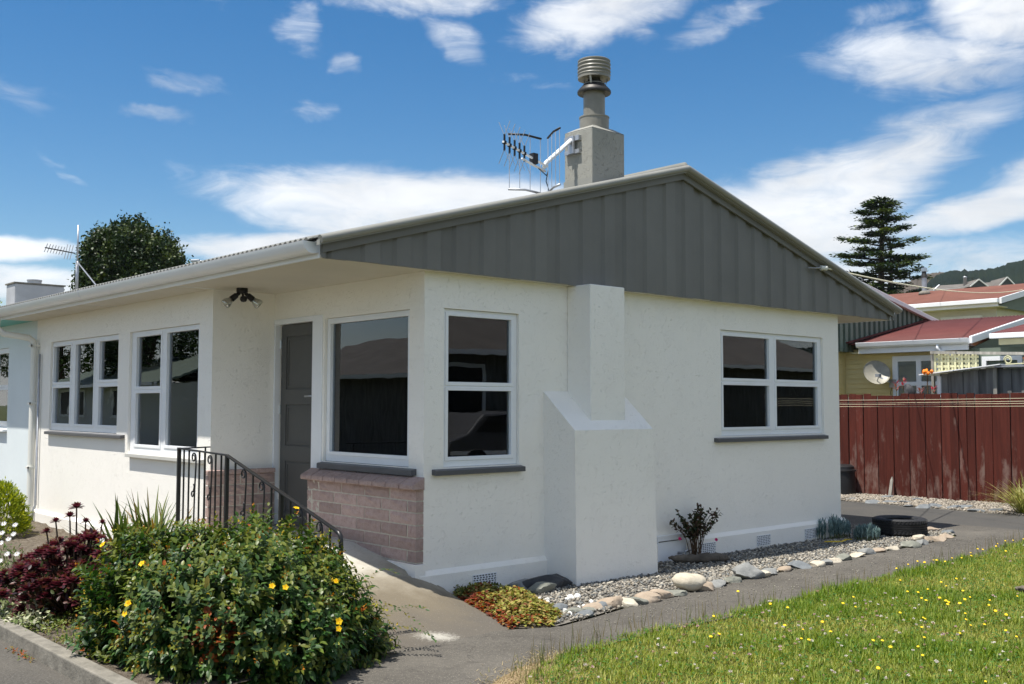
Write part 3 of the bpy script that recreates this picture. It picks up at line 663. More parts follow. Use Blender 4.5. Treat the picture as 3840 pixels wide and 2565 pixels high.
# soffit, fascia, gutters, roof, gable
mk('soffit', MB().box(EX0+.07, EX1-.07, -.112, 7.72, SO, SO+.02).box(PX+.02, EX1-.07, 7.72, 16.2, SO, SO+.02), 'soffit_paint', H)
mk('soffit_joint', MB().box(EX0+.07, PX, 2.43, 2.445, SO-.004, SO+.001).box(EX0+.07, PX, 4.85, 4.86, SO-.003, SO+.001), 'white_paint', H)
mk('teal_soffit', MB().box(EX0+.07, PX+.02, 7.722, 16.2, SO, SO+.02), 'soffit_teal', H)['label'] = 'teal painted end of the eave soffit'
for s, x in ((-1, EX0+.07), (1, EX1-.07)):
    mk('fascia', MB().box(x, x+s*.022, -.135, 16.2, SO-.004, 2.575), 'gutter_white', H)
    gp = [(0, .075), (0, -.004), (.05, -.012), (.085, -.004), (.115, .022), (.128, .06), (.133, .078), (.124, .080), (.118, .06), (.10, .03), (.08, .010), (.05, .004), (.008, .01), (.008, .075)]
    gm = MB().prism([(x+s*(.024+a), 2.487+b) for a, b in gp], lambda a, b, d: (a, d, b), -.10, 16.1)
    g_ = mk('gutter', gm, 'gutter_white', H, smooth=True, auto=50)
    mk('gutter_end', MB().prism([(x+s*(.024+a), 2.487+b) for a, b in gp[:7]], lambda a, b, d: (a, d, b), -.104, -.101), 'gutter_white', g_)
    for yj in (4.55, 9.4): mk('gutter_joint', MB().prism([(x+s*(.0245+a*1.04), 2.486+b*1.02) for a, b in gp[:7]], lambda a, b, d: (a, d, b), yj, yj+.05), 'gutter_white', g_, smooth=True, auto=50)
for s in (-1, 1):                                          # corrugated iron sheets
    n = int(16.3/.0762*6); yy = -.13 + np.arange(n+1)*(16.3/n); wz = .0105*np.cos(yy/.0762*2*np.pi)
    xe = EX0-.045 if s < 0 else EX1+.045
    V = np.concatenate([np.stack([np.full(n+1, xx), yy, np.full(n+1, roof_z(xx)+.006)+wz], 1) for xx in (xe, XA)]); i = np.arange(n)
    F = np.stack([i, i+1, i+n+2, i+n+1], 1)
    o = mk('roof', np_mesh('roof', V, F, 'roof_grey', smooth=True), None, H)
    sm = o.modifiers.new('t', 'SOLIDIFY'); sm.thickness = .003
mk('ridge_cap', MB().tube([(XA, -.19, ZA+.0), (XA, 16.2, ZA+.0)], .05, 10), 'grey_gloss', H, smooth=True)
mk('rear_gable', MB().prism([(EX0+.1, SO+.02), (EX1-.1, SO+.02), (XA, ZA-.06)], gy, 16.1, 16.15), 'grey_paint', H)
def barge_z(x): return roof_z(x) - .125
k0 = -.839 - .3
for k in range(29):                                        # ribbed gable boards: a recessed strip and a proud one each
    xa = k0 + .3*k; xb = xa+.2955
    lo, hi = max(xa, EX0+.075), min(xb, EX1-.075)
    if hi-lo < .02: continue
    mm = MB(); prof = [(xa, -.118), (xa+.128, -.119), (xa+.158, -.140), (xb, -.141)]
    pts = [(lo, None)] + [(x, None) for x, _ in prof if lo < x < hi] + [(hi, None)]
    def yat(x):
        for (x1, y1_), (x2, y2_) in zip(prof, prof[1:]):
            if x1 <= x <= x2: return y1_ + (y2_-y1_)*(x-x1)/(x2-x1)
        return prof[0][1] if x < prof[0][0] else prof[-1][1]
    xs = [p[0] for p in pts]
    if lo < XA < hi: xs = sorted(xs+[XA])
    dz = random.uniform(-.004, .003)
    for x1, x2 in zip(xs, xs[1:]):
        a, b = yat(x1), yat(x2); t1, t2 = barge_z(x1)+.05, barge_z(x2)+.05
        mm.quad((x1, a, SO-.002+dz), (x2, b, SO-.002+dz), (x2, b, t2), (x1, a, t1)); mm.quad((x1, -.105, SO-.002+dz), (x1, a, SO-.002+dz), (x1, a, t1), (x1, -.105, t1))
        mm.quad((x1, a, SO-.002+dz), (x1, -.105, SO-.002+dz), (x2, -.105, SO-.002+dz), (x2, b, SO-.002+dz)); mm.quad((x1, a, t1), (x2, b, t2), (x2, -.105, t2), (x1, -.105, t1))
    a = yat(hi); mm.quad((hi, a, SO-.002+dz), (hi, -.105, SO-.002+dz), (hi, -.105, barge_z(hi)+.05), (hi, a, barge_z(hi)+.05))
    mk('gable_board', mm, 'grey_paint', H)
mk('gable_lining', MB().prism([(EX0+.08, SO+.021), (EX1-.08, SO+.021), (XA, ZA-.07)], gy, -.104, -.09), 'grey_paint', H)
for s in (-1, 1):
    xe = EX0+.045 if s < 0 else EX1-.045
    mk('barge_board', MB().prism([(xe, barge_z(xe)), (XA, barge_z(XA)), (XA, ZA-.035), (xe, roof_z(xe)-.035)], gy, -.168, -.143), 'grey_paint', H, bevel=.003)
    xf = EX0-.01 if s < 0 else EX1+.01
    fl_ = MB().tube([(xf, -.222, roof_z(xf)-.018), (XA, -.222, ZA-.018)], .032, 14)
    fl_.prism([(xf, roof_z(xf)-.06), (XA, ZA-.06), (XA, ZA-.02), (xf, roof_z(xf)-.02)], gy, -.215, -.17)
    fl_.prism([(xf, roof_z(xf)-.0), (XA, ZA-.0), (XA, ZA+.012), (xf, roof_z(xf)+.012)], gy, -.225, -.03)
    mk('barge_flashing', fl_, 'grey_gloss', H, smooth=True, auto=40)
    xx = EX0+.055 if s < 0 else EX1-.055
    mk('fascia_end', MB().box(xx-.02, xx+.02, -.160, -.142, SO-.006, roof_z(xx)-.05), 'grey_paint', H)

# downpipe at the far end of the left wall
dp = MB().tube([(EX0-.02, 7.62, 2.5), (EX0-.02, 7.62, 2.34), (EX0+.06, 7.6, 2.26), (PX-.12, 7.5, 2.215), (PX-.07, 7.47, 2.17), (PX-.06, 7.46, 2.05), (PX-.06, 7.46, -.22)], .042, 12)
d_ = mk('downpipe', dp, 'pipe_cream', H, smooth=True, auto=60)
for z in (2.1, .52, 1.35): mk('clip', MB().box(PX-.115, PX, 7.41, 7.425, z, z+.025).box(PX-.115, PX-.10, 7.41, 7.51, z, z+.025), 'pipe_cream', d_)
mk('waste_pipe', MB().tube([(PX-.03, 7.33, 2.0), (PX-.03, 7.33, .06), (PX-.055, 7.33, -.0), (PX-.07, 7.33, -.2)], .014, 8), 'galv', H, smooth=True)

# chimney on the roof with its flue and cowl
ch = MB(); cx0, cx1, cy0, cy1, ct = 2.203, 2.678, .20, .588, 4.10
ch.box(cx0, cx1, cy0, cy1, 3.3, ct)
c1 = mk('chimney', ch, 'chimney_grey', H, bevel=.012)
tp = MB(); i = [(cx0, cy0, ct-.003), (cx1, cy0, ct-.003), (cx1, cy1, ct-.003), (cx0, cy1, ct-.003)]; j = [(2.30, .28, ct+.05), (2.59, .28, ct+.05), (2.59, .51, ct+.05), (2.30, .51, ct+.05)]
for k in range(4): tp.quad(i[k], i[(k+1) % 4], j[(k+1) % 4], j[k])
tp.quad(*j); mk('mortar_cap', tp, 'chimney_grey', c1)
mk('base_flashing', MB().box(cx0-.006, cx1+.006, cy0-.006, cy1+.006, 3.4, 3.60), 'grey_gloss', c1)
cc = (2.443, .40, 0)
mk('collar', MB().lathe([(.149, 4.10), (.150, 4.255), (.155, 4.26), (.155, 4.272), (.14, 4.275)], cc, 28), 'cowl_paint', c1, smooth=True, auto=40)
mk('flue_pipe', MB().lathe([(.111, 4.2), (.110, 4.62)], cc, 28), 'cowl_paint', c1, smooth=True, auto=40)
mk('rain_skirt', MB().lathe([(.08, 4.53), (.168, 4.515), (.173, 4.527), (.170, 4.545), (.125, 4.595), (.08, 4.645), (.05, 4.65)], cc, 28), 'dark_metal', c1, smooth=True, auto=40)
mk('inner_flue', MB().lathe([(.064, 4.6), (.062, 4.70), (.075, 4.72)], cc, 20), 'dark_metal', c1, smooth=True, auto=40)
cw = [(.152, 4.672), (.166, 4.668)] + [(.166 + .005*math.cos(q*1.35)*(1 if 4 < q < 22 else .2), 4.668 + q*.0078) for q in range(1, 25)] + [(.160, 4.86), (.14, 4.86), (.14, 4.70)]
mk('cowl', MB().lathe(cw, cc, 36), 'cowl_paint', c1, smooth=True, auto=40)
mk('cowl_strut', MB().beam((2.54, .35, 4.58), (2.58, .33, 4.70), .02, .004).beam((2.35, .35, 4.58), (2.31, .33, 4.70), .02, .004).beam((2.44, .51, 4.58), (2.44, .54, 4.70), .02, .004), 'galv', c1)
# old white chimney further along the roof
c2 = mk('chimney', MB().box(.64, 1.50, 13.0, 13.5, 2.7, 3.52), 'chimney_old', H, bevel=.015); c2['label'] = 'weathered whitewashed chimney further along the roof'
mk('chimney_pot', MB().lathe([(.12, 3.5), (.12, 3.60), (.13, 3.61), (.13, 3.63), (.08, 3.63)], (1.05, 13.25, 0), 20), 'galv', c2, smooth=True, auto=40)
mk('mortar_cap', MB().box(.62, 1.52, 12.98, 13.52, 3.521, 3.545), 'concrete_old', c2)
# ------------------------------------------------------------------ hand rail of the ramp
RX = -1.2
rl = thing('hand_rail', 'black wrought iron hand rail with scrolled bars beside the ramp', 'railing', (RX, .6, 0))
TOP = [(1.96, .965), (1.055, .937), (.173, .697), (-.60, .474)]
def top_z(y):
    for (a, za), (b, zb) in zip(TOP, TOP[1:]):
        if b <= y <= a: return za + (zb-za)*(y-a)/(b-a)
    return TOP[0][1] if y > TOP[0][0] else TOP[-1][1]
mk('top_rail', MB().beam((RX, 1.97, .965), (RX, 1.055, .937), .034, .012).beam((RX, 1.06, .937), (RX, -.60, .474), .034, .012), 'black_iron', rl, bevel=.002)
mk('end_bend', MB().tube([(RX, -.58, .478), (RX, -.625, .462), (RX, -.648, .438), (RX, -.652, .40), (RX, -.652, ramp_z(-.652)-.02)], .017, 8), 'black_iron', rl, smooth=True)
mk('side_rail', MB().beam((RX, 1.965, .962), (PX-.045, 2.40, .950), .03, .012), 'black_iron', rl)
mk('wall_bar', MB().beam((PX-.10, 2.36, .16), (PX-.10, 2.36, .95), .012, .012), 'black_iron', rl)
for y in (1.96, 1.055, .173): mk('post', MB().box(RX-.0145, RX+.0145, y-.0145, y+.0145, ramp_z(y)-.02, top_z(y)-.004), 'black_iron', rl, bevel=.002)
mk('bottom_rail', MB().beam((RX, 1.95, .235), (RX, 1.06, .235), .02, .008).beam((RX, 1.05, .235), (RX, -.64, ramp_z(-.64)+.075), .02, .008), 'black_iron', rl)
def bar(y): mk('baluster', MB().box(RX-.006, RX+.006, y-.006, y+.006, ramp_z(y)+.05, top_z(y)-.005), 'black_iron', rl)
def scroll(y):
    zt, zb = top_z(y)-.012, ramp_z(y)+.05; pts = [(RX, y-.01, zb), (RX, y-.012, zb+.2), (RX, y-.02, zt-.30), (RX, y-.034, zt-.13)]
    for k in range(15):                                    # crook and curl at the head
        t = k/14*2*math.pi*1.25 ; rr = .042*(1-.55*k/14); pts.append((RX, y+.008 - rr*math.cos(t), zt-.05 + rr*math.sin(t)))
    m = MB().tube(pts, .0068, 6)
    p2 = [(RX, y-.012, zt-.28)] + [(RX, y+.022+.02*math.cos(a), zt-.36+.022*math.sin(a)) for a in np.linspace(2.4, -3.6, 10)]
    m.tube(p2, .006, 6); m.lathe([(.0, -.012), (.012, -.006), (.012, .006), (.0, .012)], (RX, y-.012, zt-.28), 8)
    mk('scroll_baluster', m, 'black_iron', rl, smooth=True)
for k in range(8):
    y = 1.96 - .905*(k+1)/9; (scroll if k in (2, 5) else bar)(y)
for a, b in ((1.055, .173), (.173, -.65)):
    for k in range(5):
        y = a + (b-a)*(k+1)/6; (scroll if k in (1, 3) else bar)(y)

# ------------------------------------------------------------------ security light under the soffit
sl = thing('security_light', 'black twin security light with sensor under the porch soffit', 'light', (-.5, 2.2, 2.45))
mk('mount', MB().lathe([(.05, 0), (.054, -.012), (.054, -.035), (.04, -.05), (.0, -.05)], (-.5, 2.2, 2.45), 20), 'black_plastic', sl, smooth=True, auto=40)
def lamp(dx, dy):
    a = Vector((-.5+dx*.03, 2.2+dy*.03, 2.405)); d = Vector((dx, dy, -.75)).normalized(); b = a + d*.095
    o = mk('lamp_holder', MB().tube([a, a+d*.03, a+d*.032, b], [.018, .018, .026, .031], 14), 'black_plastic', sl, smooth=True, auto=40)
    pr = [(.02, .0), (.028, .012), (.047, .06), (.05, .075), (.04, .088), (.0, .092)]
    mk('bulb', MB().lathe(pr, tuple(b-d*.004), 18, d), 'bulb_glass', o, smooth=True)
    mk('reflector', MB().lathe([(.018, .002), (.044, .055), (.043, .056), (.016, .004)], tuple(b-d*.004), 18, d), 'steel', o, smooth=True)
lamp(-.8, .3); lamp(.85, -.35)
mk('sensor', MB().lathe([(.0, -.03), (.022, -.024), (.033, -.008), (.034, .01), (.024, .026), (.0, .03)], (-.50, 2.17, 2.345), 16).tube([(-.5, 2.2, 2.41), (-.5, 2.17, 2.36)], .011, 8), 'black_plastic', sl, smooth=True)

# ------------------------------------------------------------------ television aerials
an = thing('television_antenna', 'white television aerial with grid reflector clamped to the grey chimney', 'antenna', (2.2, .45, 3.7))
mk('bracket', MB().box(2.165, 2.203, .35, .55, 3.99, 4.04).box(2.165, 2.203, .35, .55, 3.86, 3.90).box(2.15, 2.17, .41, .49, 3.86, 4.04), 'galv', an)
mk('arm', MB().tube([(2.16, .45, 4.0), (1.80, .44, 3.71), (1.775, .44, 3.66)], .022, 10), 'white_paint', an, smooth=True)
ap = Vector((1.80, .45, 3.69)); bd = Vector((-.92, -.40, .01)).normalized(); sd = Vector((-bd.y, bd.x, 0)).normalized()
mk('boom', MB().beam(ap - bd*.06, ap + bd*.97, .016, .016), 'white_paint', an)
mk('boom_brace', MB().tube([ap + Vector((0, 0, -.06)), ap + bd*.55 + Vector((0, 0, -.06))], .012, 6), 'white_paint', an, smooth=True)
mk('feed_box', MB().box(-.03, .03, -.03, .03, -.05, .05), 'black_plastic', an, at=tuple(ap + bd*.28))
for k in range(5):                                         # crossed director elements
    c = ap + bd*(.50 + .11*k); m = MB().beam(c - Vector((0, 0, .075)), c + Vector((0, 0, .075)), .011, .016).box(c.x-.014, c.x+.014, c.y-.014, c.y+.014, c.z-.014, c.z+.014)
    mk('director_clip', m, 'black_plastic', an)
    for s in (-1, 1):
        for q in (-1, 1): mk('director', MB().tube([c + Vector((0, 0, s*.06)), c + sd*q*.03 + Vector((0, 0, s*.13)), c + sd*q*.055 + Vector((0, 0, s*.19))], .003, 5), 'steel', an)
for s, ang in ((1, 42), (-1, 42)):                         # the two grid reflector panels
    d = (bd*math.cos(R(ang)) + sd*s*math.sin(R(ang))).normalized(); g_ = MB()
    base = ap - bd*.02
    for q in range(4):
        p = base + d*(.06 + .11*q); bow = Vector((0, 0, 0)); g_.tube([p + Vector((0, 0, -.27)), p + Vector((0, 0, .27))], .004, 5)
    rp = mk('reflector_panel', g_, 'steel', an)
    for z, mt in ((.27, 'black_plastic'), (-.27, 'galv')): mk('panel_bar', MB().tube([base + d*.05 + Vector((0, 0, z-.01)), base + d*.22 + Vector((0, 0, z+.012)), base + d*.40 + Vector((0, 0, z))], .011, 6), mt, rp, smooth=True)
mk('cable', MB().tube([ap + bd*.28 + Vector((0, 0, -.05)), ap + Vector((.02, 0, -.10)), (1.84, .45, 3.64), (1.86, .5, 3.55), (1.90, .5, 3.46)], .005, 5), 'black_plastic', an, smooth=True)
am = thing('roof_aerial_mast', 'thin steel mast with a many-armed aerial and a diagonal stay', 'antenna', (0, 8.05, 2.9))
mk('mast', MB().tube([(0, 8.05, 2.86), (0, 8.05, 3.35)], .022, 8).tube([(0, 8.05, 3.35), (0, 8.05, 3.86)], .012, 8), 'galv', am, smooth=True)
mk('stay', MB().tube([(0, 8.05, 3.34), (0, 7.22, 2.90)], .009, 6), 'galv', am)
b0, b1 = Vector((-.03, 8.06, 3.46)), Vector((-.50, 7.85, 3.47)); bdv = (b1-b0).normalized(); bs = Vector((-bdv.y, bdv.x, 0))
mk('boom', MB().beam(b0, b1, .014, .014), 'dark_metal', am)
for k in range(10):
    p = b0 + (b1-b0)*(.12+.095*k); h = .10 if k < 3 else .055
    mk('element', MB().tube([p - bs*.03 - Vector((0, 0, h)), p + bs*.03 + Vector((0, 0, h))], .005, 5), 'galv', am)

# ------------------------------------------------------------------ service wire and clothes line
ins = thing('wire_insulator', 'small porcelain insulator fixed to the barge board', 'insulator', (5.65, -.2, 2.95))
mk('knob', MB().lathe([(.012, -.05), (.03, -.045), (.03, -.012), (.018, -.005), (.03, .005), (.03, .04), (.012, .045)], (5.65, -.235, 2.955), 14, (1, -.3, 0)), 'porcelain', ins, smooth=True)
mk('hook', MB().tube([(5.42, -.175, 2.945), (5.55, -.20, 2.95), (5.62, -.235, 2.955)], .007, 6), 'galv', ins)
def wire(name, a, b, sag, r, mat, label):
    a, b = Vector(a), Vector(b); pts = [a + (b-a)*(k/24) - Vector((0, 0, sag*4*(k/24)*(1-k/24))) for k in range(25)]
    return tag(mk(name, MB().tube(pts, r, 5), mat, smooth=True), label, 'wire')
wire('service_wire', (5.69, -.25, 2.955), (28.2, 6.4, 5.0), .22, .010, 'wire_cream', 'thick cream service cable drooping from the barge board insulator')
wire('telephone_wire', (5.69, -.24, 2.965), (54.4, 19.9, 8.5), .35, .007, 'wire_grey', 'thin grey wire running from the insulator past the conifer')
cl = thing('clothes_line', 'pale clothes line wires strung in front of the red fence', 'clothes line', (9.4, .9, G))
for k, (za, zb) in enumerate(((1.437, 1.455), (1.388, 1.42), (1.373, 1.39), (1.338, 1.355))):
    a, b = Vector((10.4+.03*k, 3.95, za+.005)), Vector((8.2, -2.15, zb)); pts = [a + (b-a)*(q/16) - Vector((0, 0, .012*4*(q/16)*(1-q/16))) for q in range(17)]
    mk('line', MB().tube(pts, .0024, 5), 'wire_cream', cl)
for p in ((10.45, 3.97), (8.17, -2.17)): mk('post', MB().box(p[0]-.04, p[0]+.04, p[1]-.04, p[1]+.04, G-.02, 1.52), 'old_timber', cl)

# ------------------------------------------------------------------ red fence
fn = thing('red_fence', 'weathered red-brown paling fence behind the gravel strip', 'fence', (12, 1, G))
y = 6.2; k = 0
while y > -3.5:
    wd = random.uniform(.125, .15); tp_ = 1.552 + random.uniform(-.012, .012) - (.03 if 2.2 < y < 2.8 else 0); ln = random.uniform(-.004, .004)
    m = MB(); x0 = 11.975 + random.uniform(-.006, .006) + (.012 if k % 2 else 0); z0 = G - .03 + random.uniform(0, .02)
    sk = random.uniform(-.006, .006)
    i = [(x0, y-wd, z0), (x0, y, z0), (x0+.019, y, z0), (x0+.019, y-wd, z0)]; j = [(x0+ln, y-wd+sk, tp_+random.uniform(-.006, .006)), (x0+ln, y+sk, tp_), (x0+.019+ln, y+sk, tp_), (x0+.019+ln, y-wd+sk, tp_)]
    m.quad(*i); m.quad(*j)
    for q in range(4): m.quad(i[q], i[(q+1) % 4], j[(q+1) % 4], j[q])
    mk('paling', m, 'fence_paint', fn); y -= wd + random.uniform(.004, .012); k += 1
for z in (.1, .75, 1.35): mk('rail', MB().box(12.02, 12.07, -3.5, 6.2, z, z+.09), 'shed_timber', fn)
mk('board_behind', MB().box(12.071, 12.08, -3.5, 6.2, G, 1.50), 'shed_timber', fn)
bn = thing('compost_bin', 'black round-shouldered bin against the red fence', 'bin', (11.72, 3.2, G))
mk('tub', MB().lathe([(.26, 0), (.25, .42), (.235, .49), (.19, .52), (.0, .52)], (11.70, 3.2, G), 28), 'black_plastic', bn, smooth=True, auto=40)
mk('rim', MB().lathe([(.255, .40), (.268, .405), (.268, .43), (.25, .44)], (11.70, 3.2, G), 28), 'black_plastic', bn, smooth=True, auto=40)
tag(mk('leaning_stake', MB().prism([(2.30, G), (2.355, G), (2.352, .06), (2.33, .125), (2.305, .05)], lambda a, b, d: (11.80 + d + .10*(b-G)/.34, a, b), 0, .03), 'old_timber'), 'short pale pointed stake leaning on the red fence', 'stake')
tag(mk('fence_latch', MB().tube([(6.34, .9, .98), (6.42, .9, .98), (6.44, .9, .985)], .018, 8).box(6.40, 6.47, .87, .93, .965, 1.0), 'black_plastic'), 'small black pipe stub on the far side wall', 'pipe')

# ------------------------------------------------------------------ neighbours beyond the fence
def corrugated(name, x0, z0, x1, z1, y0, y1, mat, parent, pitch=.0762, amp=.009):
    n = int((y1-y0)/pitch*5); yy = y0 + np.arange(n+1)*((y1-y0)/n); wz = amp*np.cos(yy/pitch*2*np.pi)
    V = np.concatenate([np.stack([np.full(n+1, x0), yy, z0+wz], 1), np.stack([np.full(n+1, x1), yy, z1+wz], 1)]); i = np.arange(n)
    o = mk(name, np_mesh(name, V, np.stack([i, i+1, i+n+2, i+n+1], 1), mat, smooth=True), None, parent); s = o.modifiers.new('t', 'SOLIDIFY'); s.thickness = .004; return o
yh = thing('yellow_house', 'yellow weatherboard house with red iron roof beyond the fence', 'house', (16, 3, G))
mk('wall', MB().box(14.34, 20.2, 2.2, 5.5, G, 2.5).box(12.75, 20.2, 4.62, 13, G, 2.5), 'weatherboard', yh)
z = .9
while z < 2.44:                                            # lapped boards on both visible walls
    p = [(0, z), (-.028, z), (-.010, z+.098), (0, z+.098)]
    mk('weatherboard', MB().prism(p, lambda a, b, d: (14.34+a, d, b), 2.2, 4.59), 'weatherboard', yh)
    mk('weatherboard', MB().prism(p, lambda a, b, d: (d, 4.62+a, b), 12.75, 14.22), 'weatherboard', yh); z += .1
corrugated('roof', 13.98, 2.575, 17.34, 3.245, 1.87, 4.34, 'roof_red', yh); corrugated('roof', 20.7, 2.575, 17.34, 3.245, 1.87, 4.34, 'roof_red', yh)
mk('hip_flashing', MB().beam((13.95, 4.34, 2.62), (17.34, 4.34, 3.275), .08, .03), 'roof_red', yh)
mk('gutter', MB().prism([(14.0, 2.50), (13.93, 2.50), (13.90, 2.53), (13.88, 2.60), (13.89, 2.605), (14.0, 2.605)], lambda a, b, d: (a, d, b), 1.86, 4.12), 'gutter_white', yh)
mk('fascia', MB().box(14.003, 14.03, 1.9, 4.12, 2.39, 2.56), 'white_paint', yh); mk('soffit', MB().box(14.03, 14.34, 2.0, 4.3, 2.40, 2.42), 'cream_paint', yh)
for s, xa, xb in ((1, 13.95, 17.34), (-1, 20.73, 17.34)): mk('barge_board', MB().prism([(xa, 2.50), (xb, 3.17), (xb, 3.30), (xa, 2.635)], gy, 1.80, 1.86), 'gutter_white', yh, bevel=.01)
mk('gable_panel', MB().prism([(14.1, 2.4), (20.6, 2.4), (17.34, 3.2)], gy, 1.93, 1.96), 'green_paint', yh)
mk('downpipe', MB().tube([(13.95, 2.46, 2.5), (13.95, 2.46, 2.43), (13.98, 2.42, 2.38), (14.12, 2.25, 2.30), (14.18, 2.12, 2.2), (14.19, 2.12, G)], .035, 8), 'gutter_white', yh, smooth=True)
# the ribbed green gable behind it
mk('rear_wall_top', MB().prism([(12.72, 2.45), (18.0, 2.45), (17.9, 3.16), (12.72, 4.12)], gy, 4.42, 4.6), 'green_paint', yh)
for k in range(26):
    xa = 12.74 + .2*k; xb = xa+.2
    if xb > 17.9: break
    t1, t2 = 4.16 - (xa-12.72)*.188, 4.16 - (xb-12.72)*.188
    mk('gable_board', MB().prism([(xa, 2.44), (xa+.1, 2.44), (xa+.1, (t1+t2)/2-.02), (xa, t1-.02)], gy, 4.37, 4.419), 'green_paint', yh)
mk('barge_flashing', MB().prism([(12.66, 4.13), (18.0, 3.15), (18.0, 3.25), (12.66, 4.23)], gy, 4.27, 4.36), 'barge_pink', yh, bevel=.01)
mk('upper_roof', MB().prism([(12.66, 4.20), (18.0, 3.22), (18.0, 3.25), (12.66, 4.23)], gy, 4.361, 13), 'roof_red', yh)
w_ = mk('window', MB().panel(2.55, 3.54, 1.35, 2.33, [(3.05, 3.43, 1.82, 2.22), (2.64, 2.95, 1.82, 2.22), (3.05, 3.43, 1.43, 1.74), (2.64, 2.95, 1.43, 1.74)], gx, 14.25, 14.31), 'white_paint', yh, bevel=.006)
for a, b, c, d in ((3.05, 3.43, 1.82, 2.22), (2.64, 2.95, 1.82, 2.22), (3.05, 3.43, 1.43, 1.74), (2.64, 2.95, 1.43, 1.74)):
    mk('pane', MB().panel(a, b, c, d, [], gx, 14.28, 14.284), 'glass', w_); mk('net_curtain', MB().panel(a, b, c, d, [], gx, 14.295, 14.30), 'curtain', w_)
mk('side_window', MB().panel(1.0, 1.72, 1.6, 2.26, [(1.08, 1.64, 1.66, 2.18)], lambda a, b, d: (14.5, a, b) if 0 else (d, a, b), 14.14, 14.19), 'white_paint', yh)
mk('porch_wall', MB().box(14.20, 15.2, -.8, 2.19, G, 2.42), 'green_paint', yh)
pr_ = mk('porch_roof', MB().prism([(13.87, 2.64), (16.2, 3.02), (16.2, 3.05), (13.87, 2.67)], gy, -1.2, 1.42), 'roof_red', yh)
mk('porch_gutter', MB().box(13.78, 13.87, -1.2, 1.42, 2.56, 2.655), 'gutter_white', yh, bevel=.01); mk('porch_beam', MB().box(13.9, 13.98, -1.2, 1.30, 2.45, 2.555), 'cream_paint', yh)
ds = thing('satellite_dish', 'oval satellite dish on a wall bracket of the yellow house', 'satellite dish', (14.22, 3.52, 1.77))
m = MB(); prof = [(r_, .35*r_*r_/.26*.9) for r_ in (0.001, .06, .12, .18, .23, .26)]
dn = Vector((-.62, -.62, .42)).normalized(); m.lathe([(a, b-.06) for a, b in prof] + [(.263, .03), (.26, .02), (.2, -.02), (.001, -.07)], (14.0, 3.74, 2.0), 28, dn)
mk('reflector', m, 'dish_paint', ds, smooth=True)
mk('feed_arm', MB().tube([Vector((14.03, 3.78, 1.78)), Vector((14.0, 3.74, 2.0)) + dn*.26 + Vector((0, 0, -.14))], .012, 6).box(13.73, 13.82, 3.54, 3.62, 1.91, 1.97), 'galv', ds)
mk('bracket', MB().tube([(14.03, 3.74, 1.96), (14.08, 3.62, 1.85), (14.30, 3.52, 1.79)], .018, 8).box(14.19, 14.32, 3.46, 3.58, 1.71, 1.87), 'galv', ds)
mk('cable', MB().tube([(14.20, 3.52, 1.74), (14.19, 3.55, 1.62), (14.19, 3.54, 1.4)], .007, 5), 'black_plastic', ds)
# grey timber shed with lean-to sheet
sh = thing('timber_shed', 'weathered grey board shed with a thin white-edged roof sheet', 'shed', (13, 1, G))
y = 1.87; k = 0
while y > -2:
    wd = random.uniform(.13, .16); zt = min(1.905 + (2.16-y)*.102, 2.0 if y < .9 else 3) - .02
    mk('board', MB().box(12.80+(.012 if k % 2 else 0), 12.83+(.012 if k % 2 else 0), y-wd+.004, y, G, zt), 'shed_timber', sh); y -= wd; k += 1
mk('corner_post', MB().box(12.76, 12.80, 1.84, 1.90, G, 1.87), 'white_paint', sh); mk('corner_post', MB().box(12.755, 12.80, .86, .92, G, 2.0), 'old_timber', sh)
mk('roof_sheet', MB().prism([(2.17, 1.893), (2.17, 1.910), (.74, 2.058), (.74, 2.041)], gx, 12.62, 13.6), 'gutter_white', sh)
mk('flat_roof', MB().box(12.66, 13.6, -2, .86, 2.0, 2.03), 'galv', sh)
mk('side_wall', MB().box(12.84, 13.6, 1.80, 1.86, G, 1.86), 'shed_timber', sh)
tr_ = thing('lattice_panel', 'cream basket-weave lattice panel above the shed roof', 'lattice', (13.3, 1.8, 1.95))
for k in range(4):
    z = 1.97 + k*.093; mk('slat', MB().beam((13.32, 2.22, z), (13.32, 1.41, z+.03-.02*k), .008, .045), 'lattice_cream', tr_)
for k in range(13):
    yy = 2.20 - k*.062; mk('upright_slat', MB().box(13.30 + (.022 if k % 2 else -.004), 13.312 + (.022 if k % 2 else -.004), yy-.022, yy+.014, 1.93+.006*k, 2.30-.003*k), 'lattice_cream', tr_)
mk('top_beam', MB().beam((13.27, 2.26, 2.325), (13.27, -.4, 2.20), .05, .05), 'old_timber', tr_); mk('post', MB().box(13.29, 13.34, 2.22, 2.27, G, 2.31), 'old_timber', tr_)
mk('post', MB().box(13.25, 13.30, -.42, -.36, G, 2.20), 'old_timber', tr_)
iw = thing('scrolled_iron_bracket', 'cream scrolled iron ornament lying on the flat shed roof', 'ornament', (12.75, .5, 2.03))
mk('scroll', MB().tube([(12.75, .66+.07*math.cos(a)*(1-.06*a), 2.12+.075*math.sin(a)*(1-.06*a)) for a in np.linspace(0, 9.5, 34)], .011, 6).tube([(12.75, .7, 2.05), (12.75, .3, 2.06), (12.75, .1, 2.10), (12.75, -.2, 2.07)], .011, 6), 'lattice_cream', iw, smooth=True)
mk('scroll', MB().tube([(12.75, .36+.05*math.cos(a), 2.11+.04*math.sin(a)) for a in np.linspace(0, 6, 20)], .009, 6), 'lattice_cream', iw, smooth=True)
tag(mk('clay_pot', MB().lathe([(.06, 0), (.085, .10), (.095, .10), (.095, .13), (.075, .13), (.06, .03), (.0, .03)], (12.78, .33, 2.03), 18), 'terracotta', smooth=True, auto=40), 'small terracotta pot on the flat shed roof', 'pot')
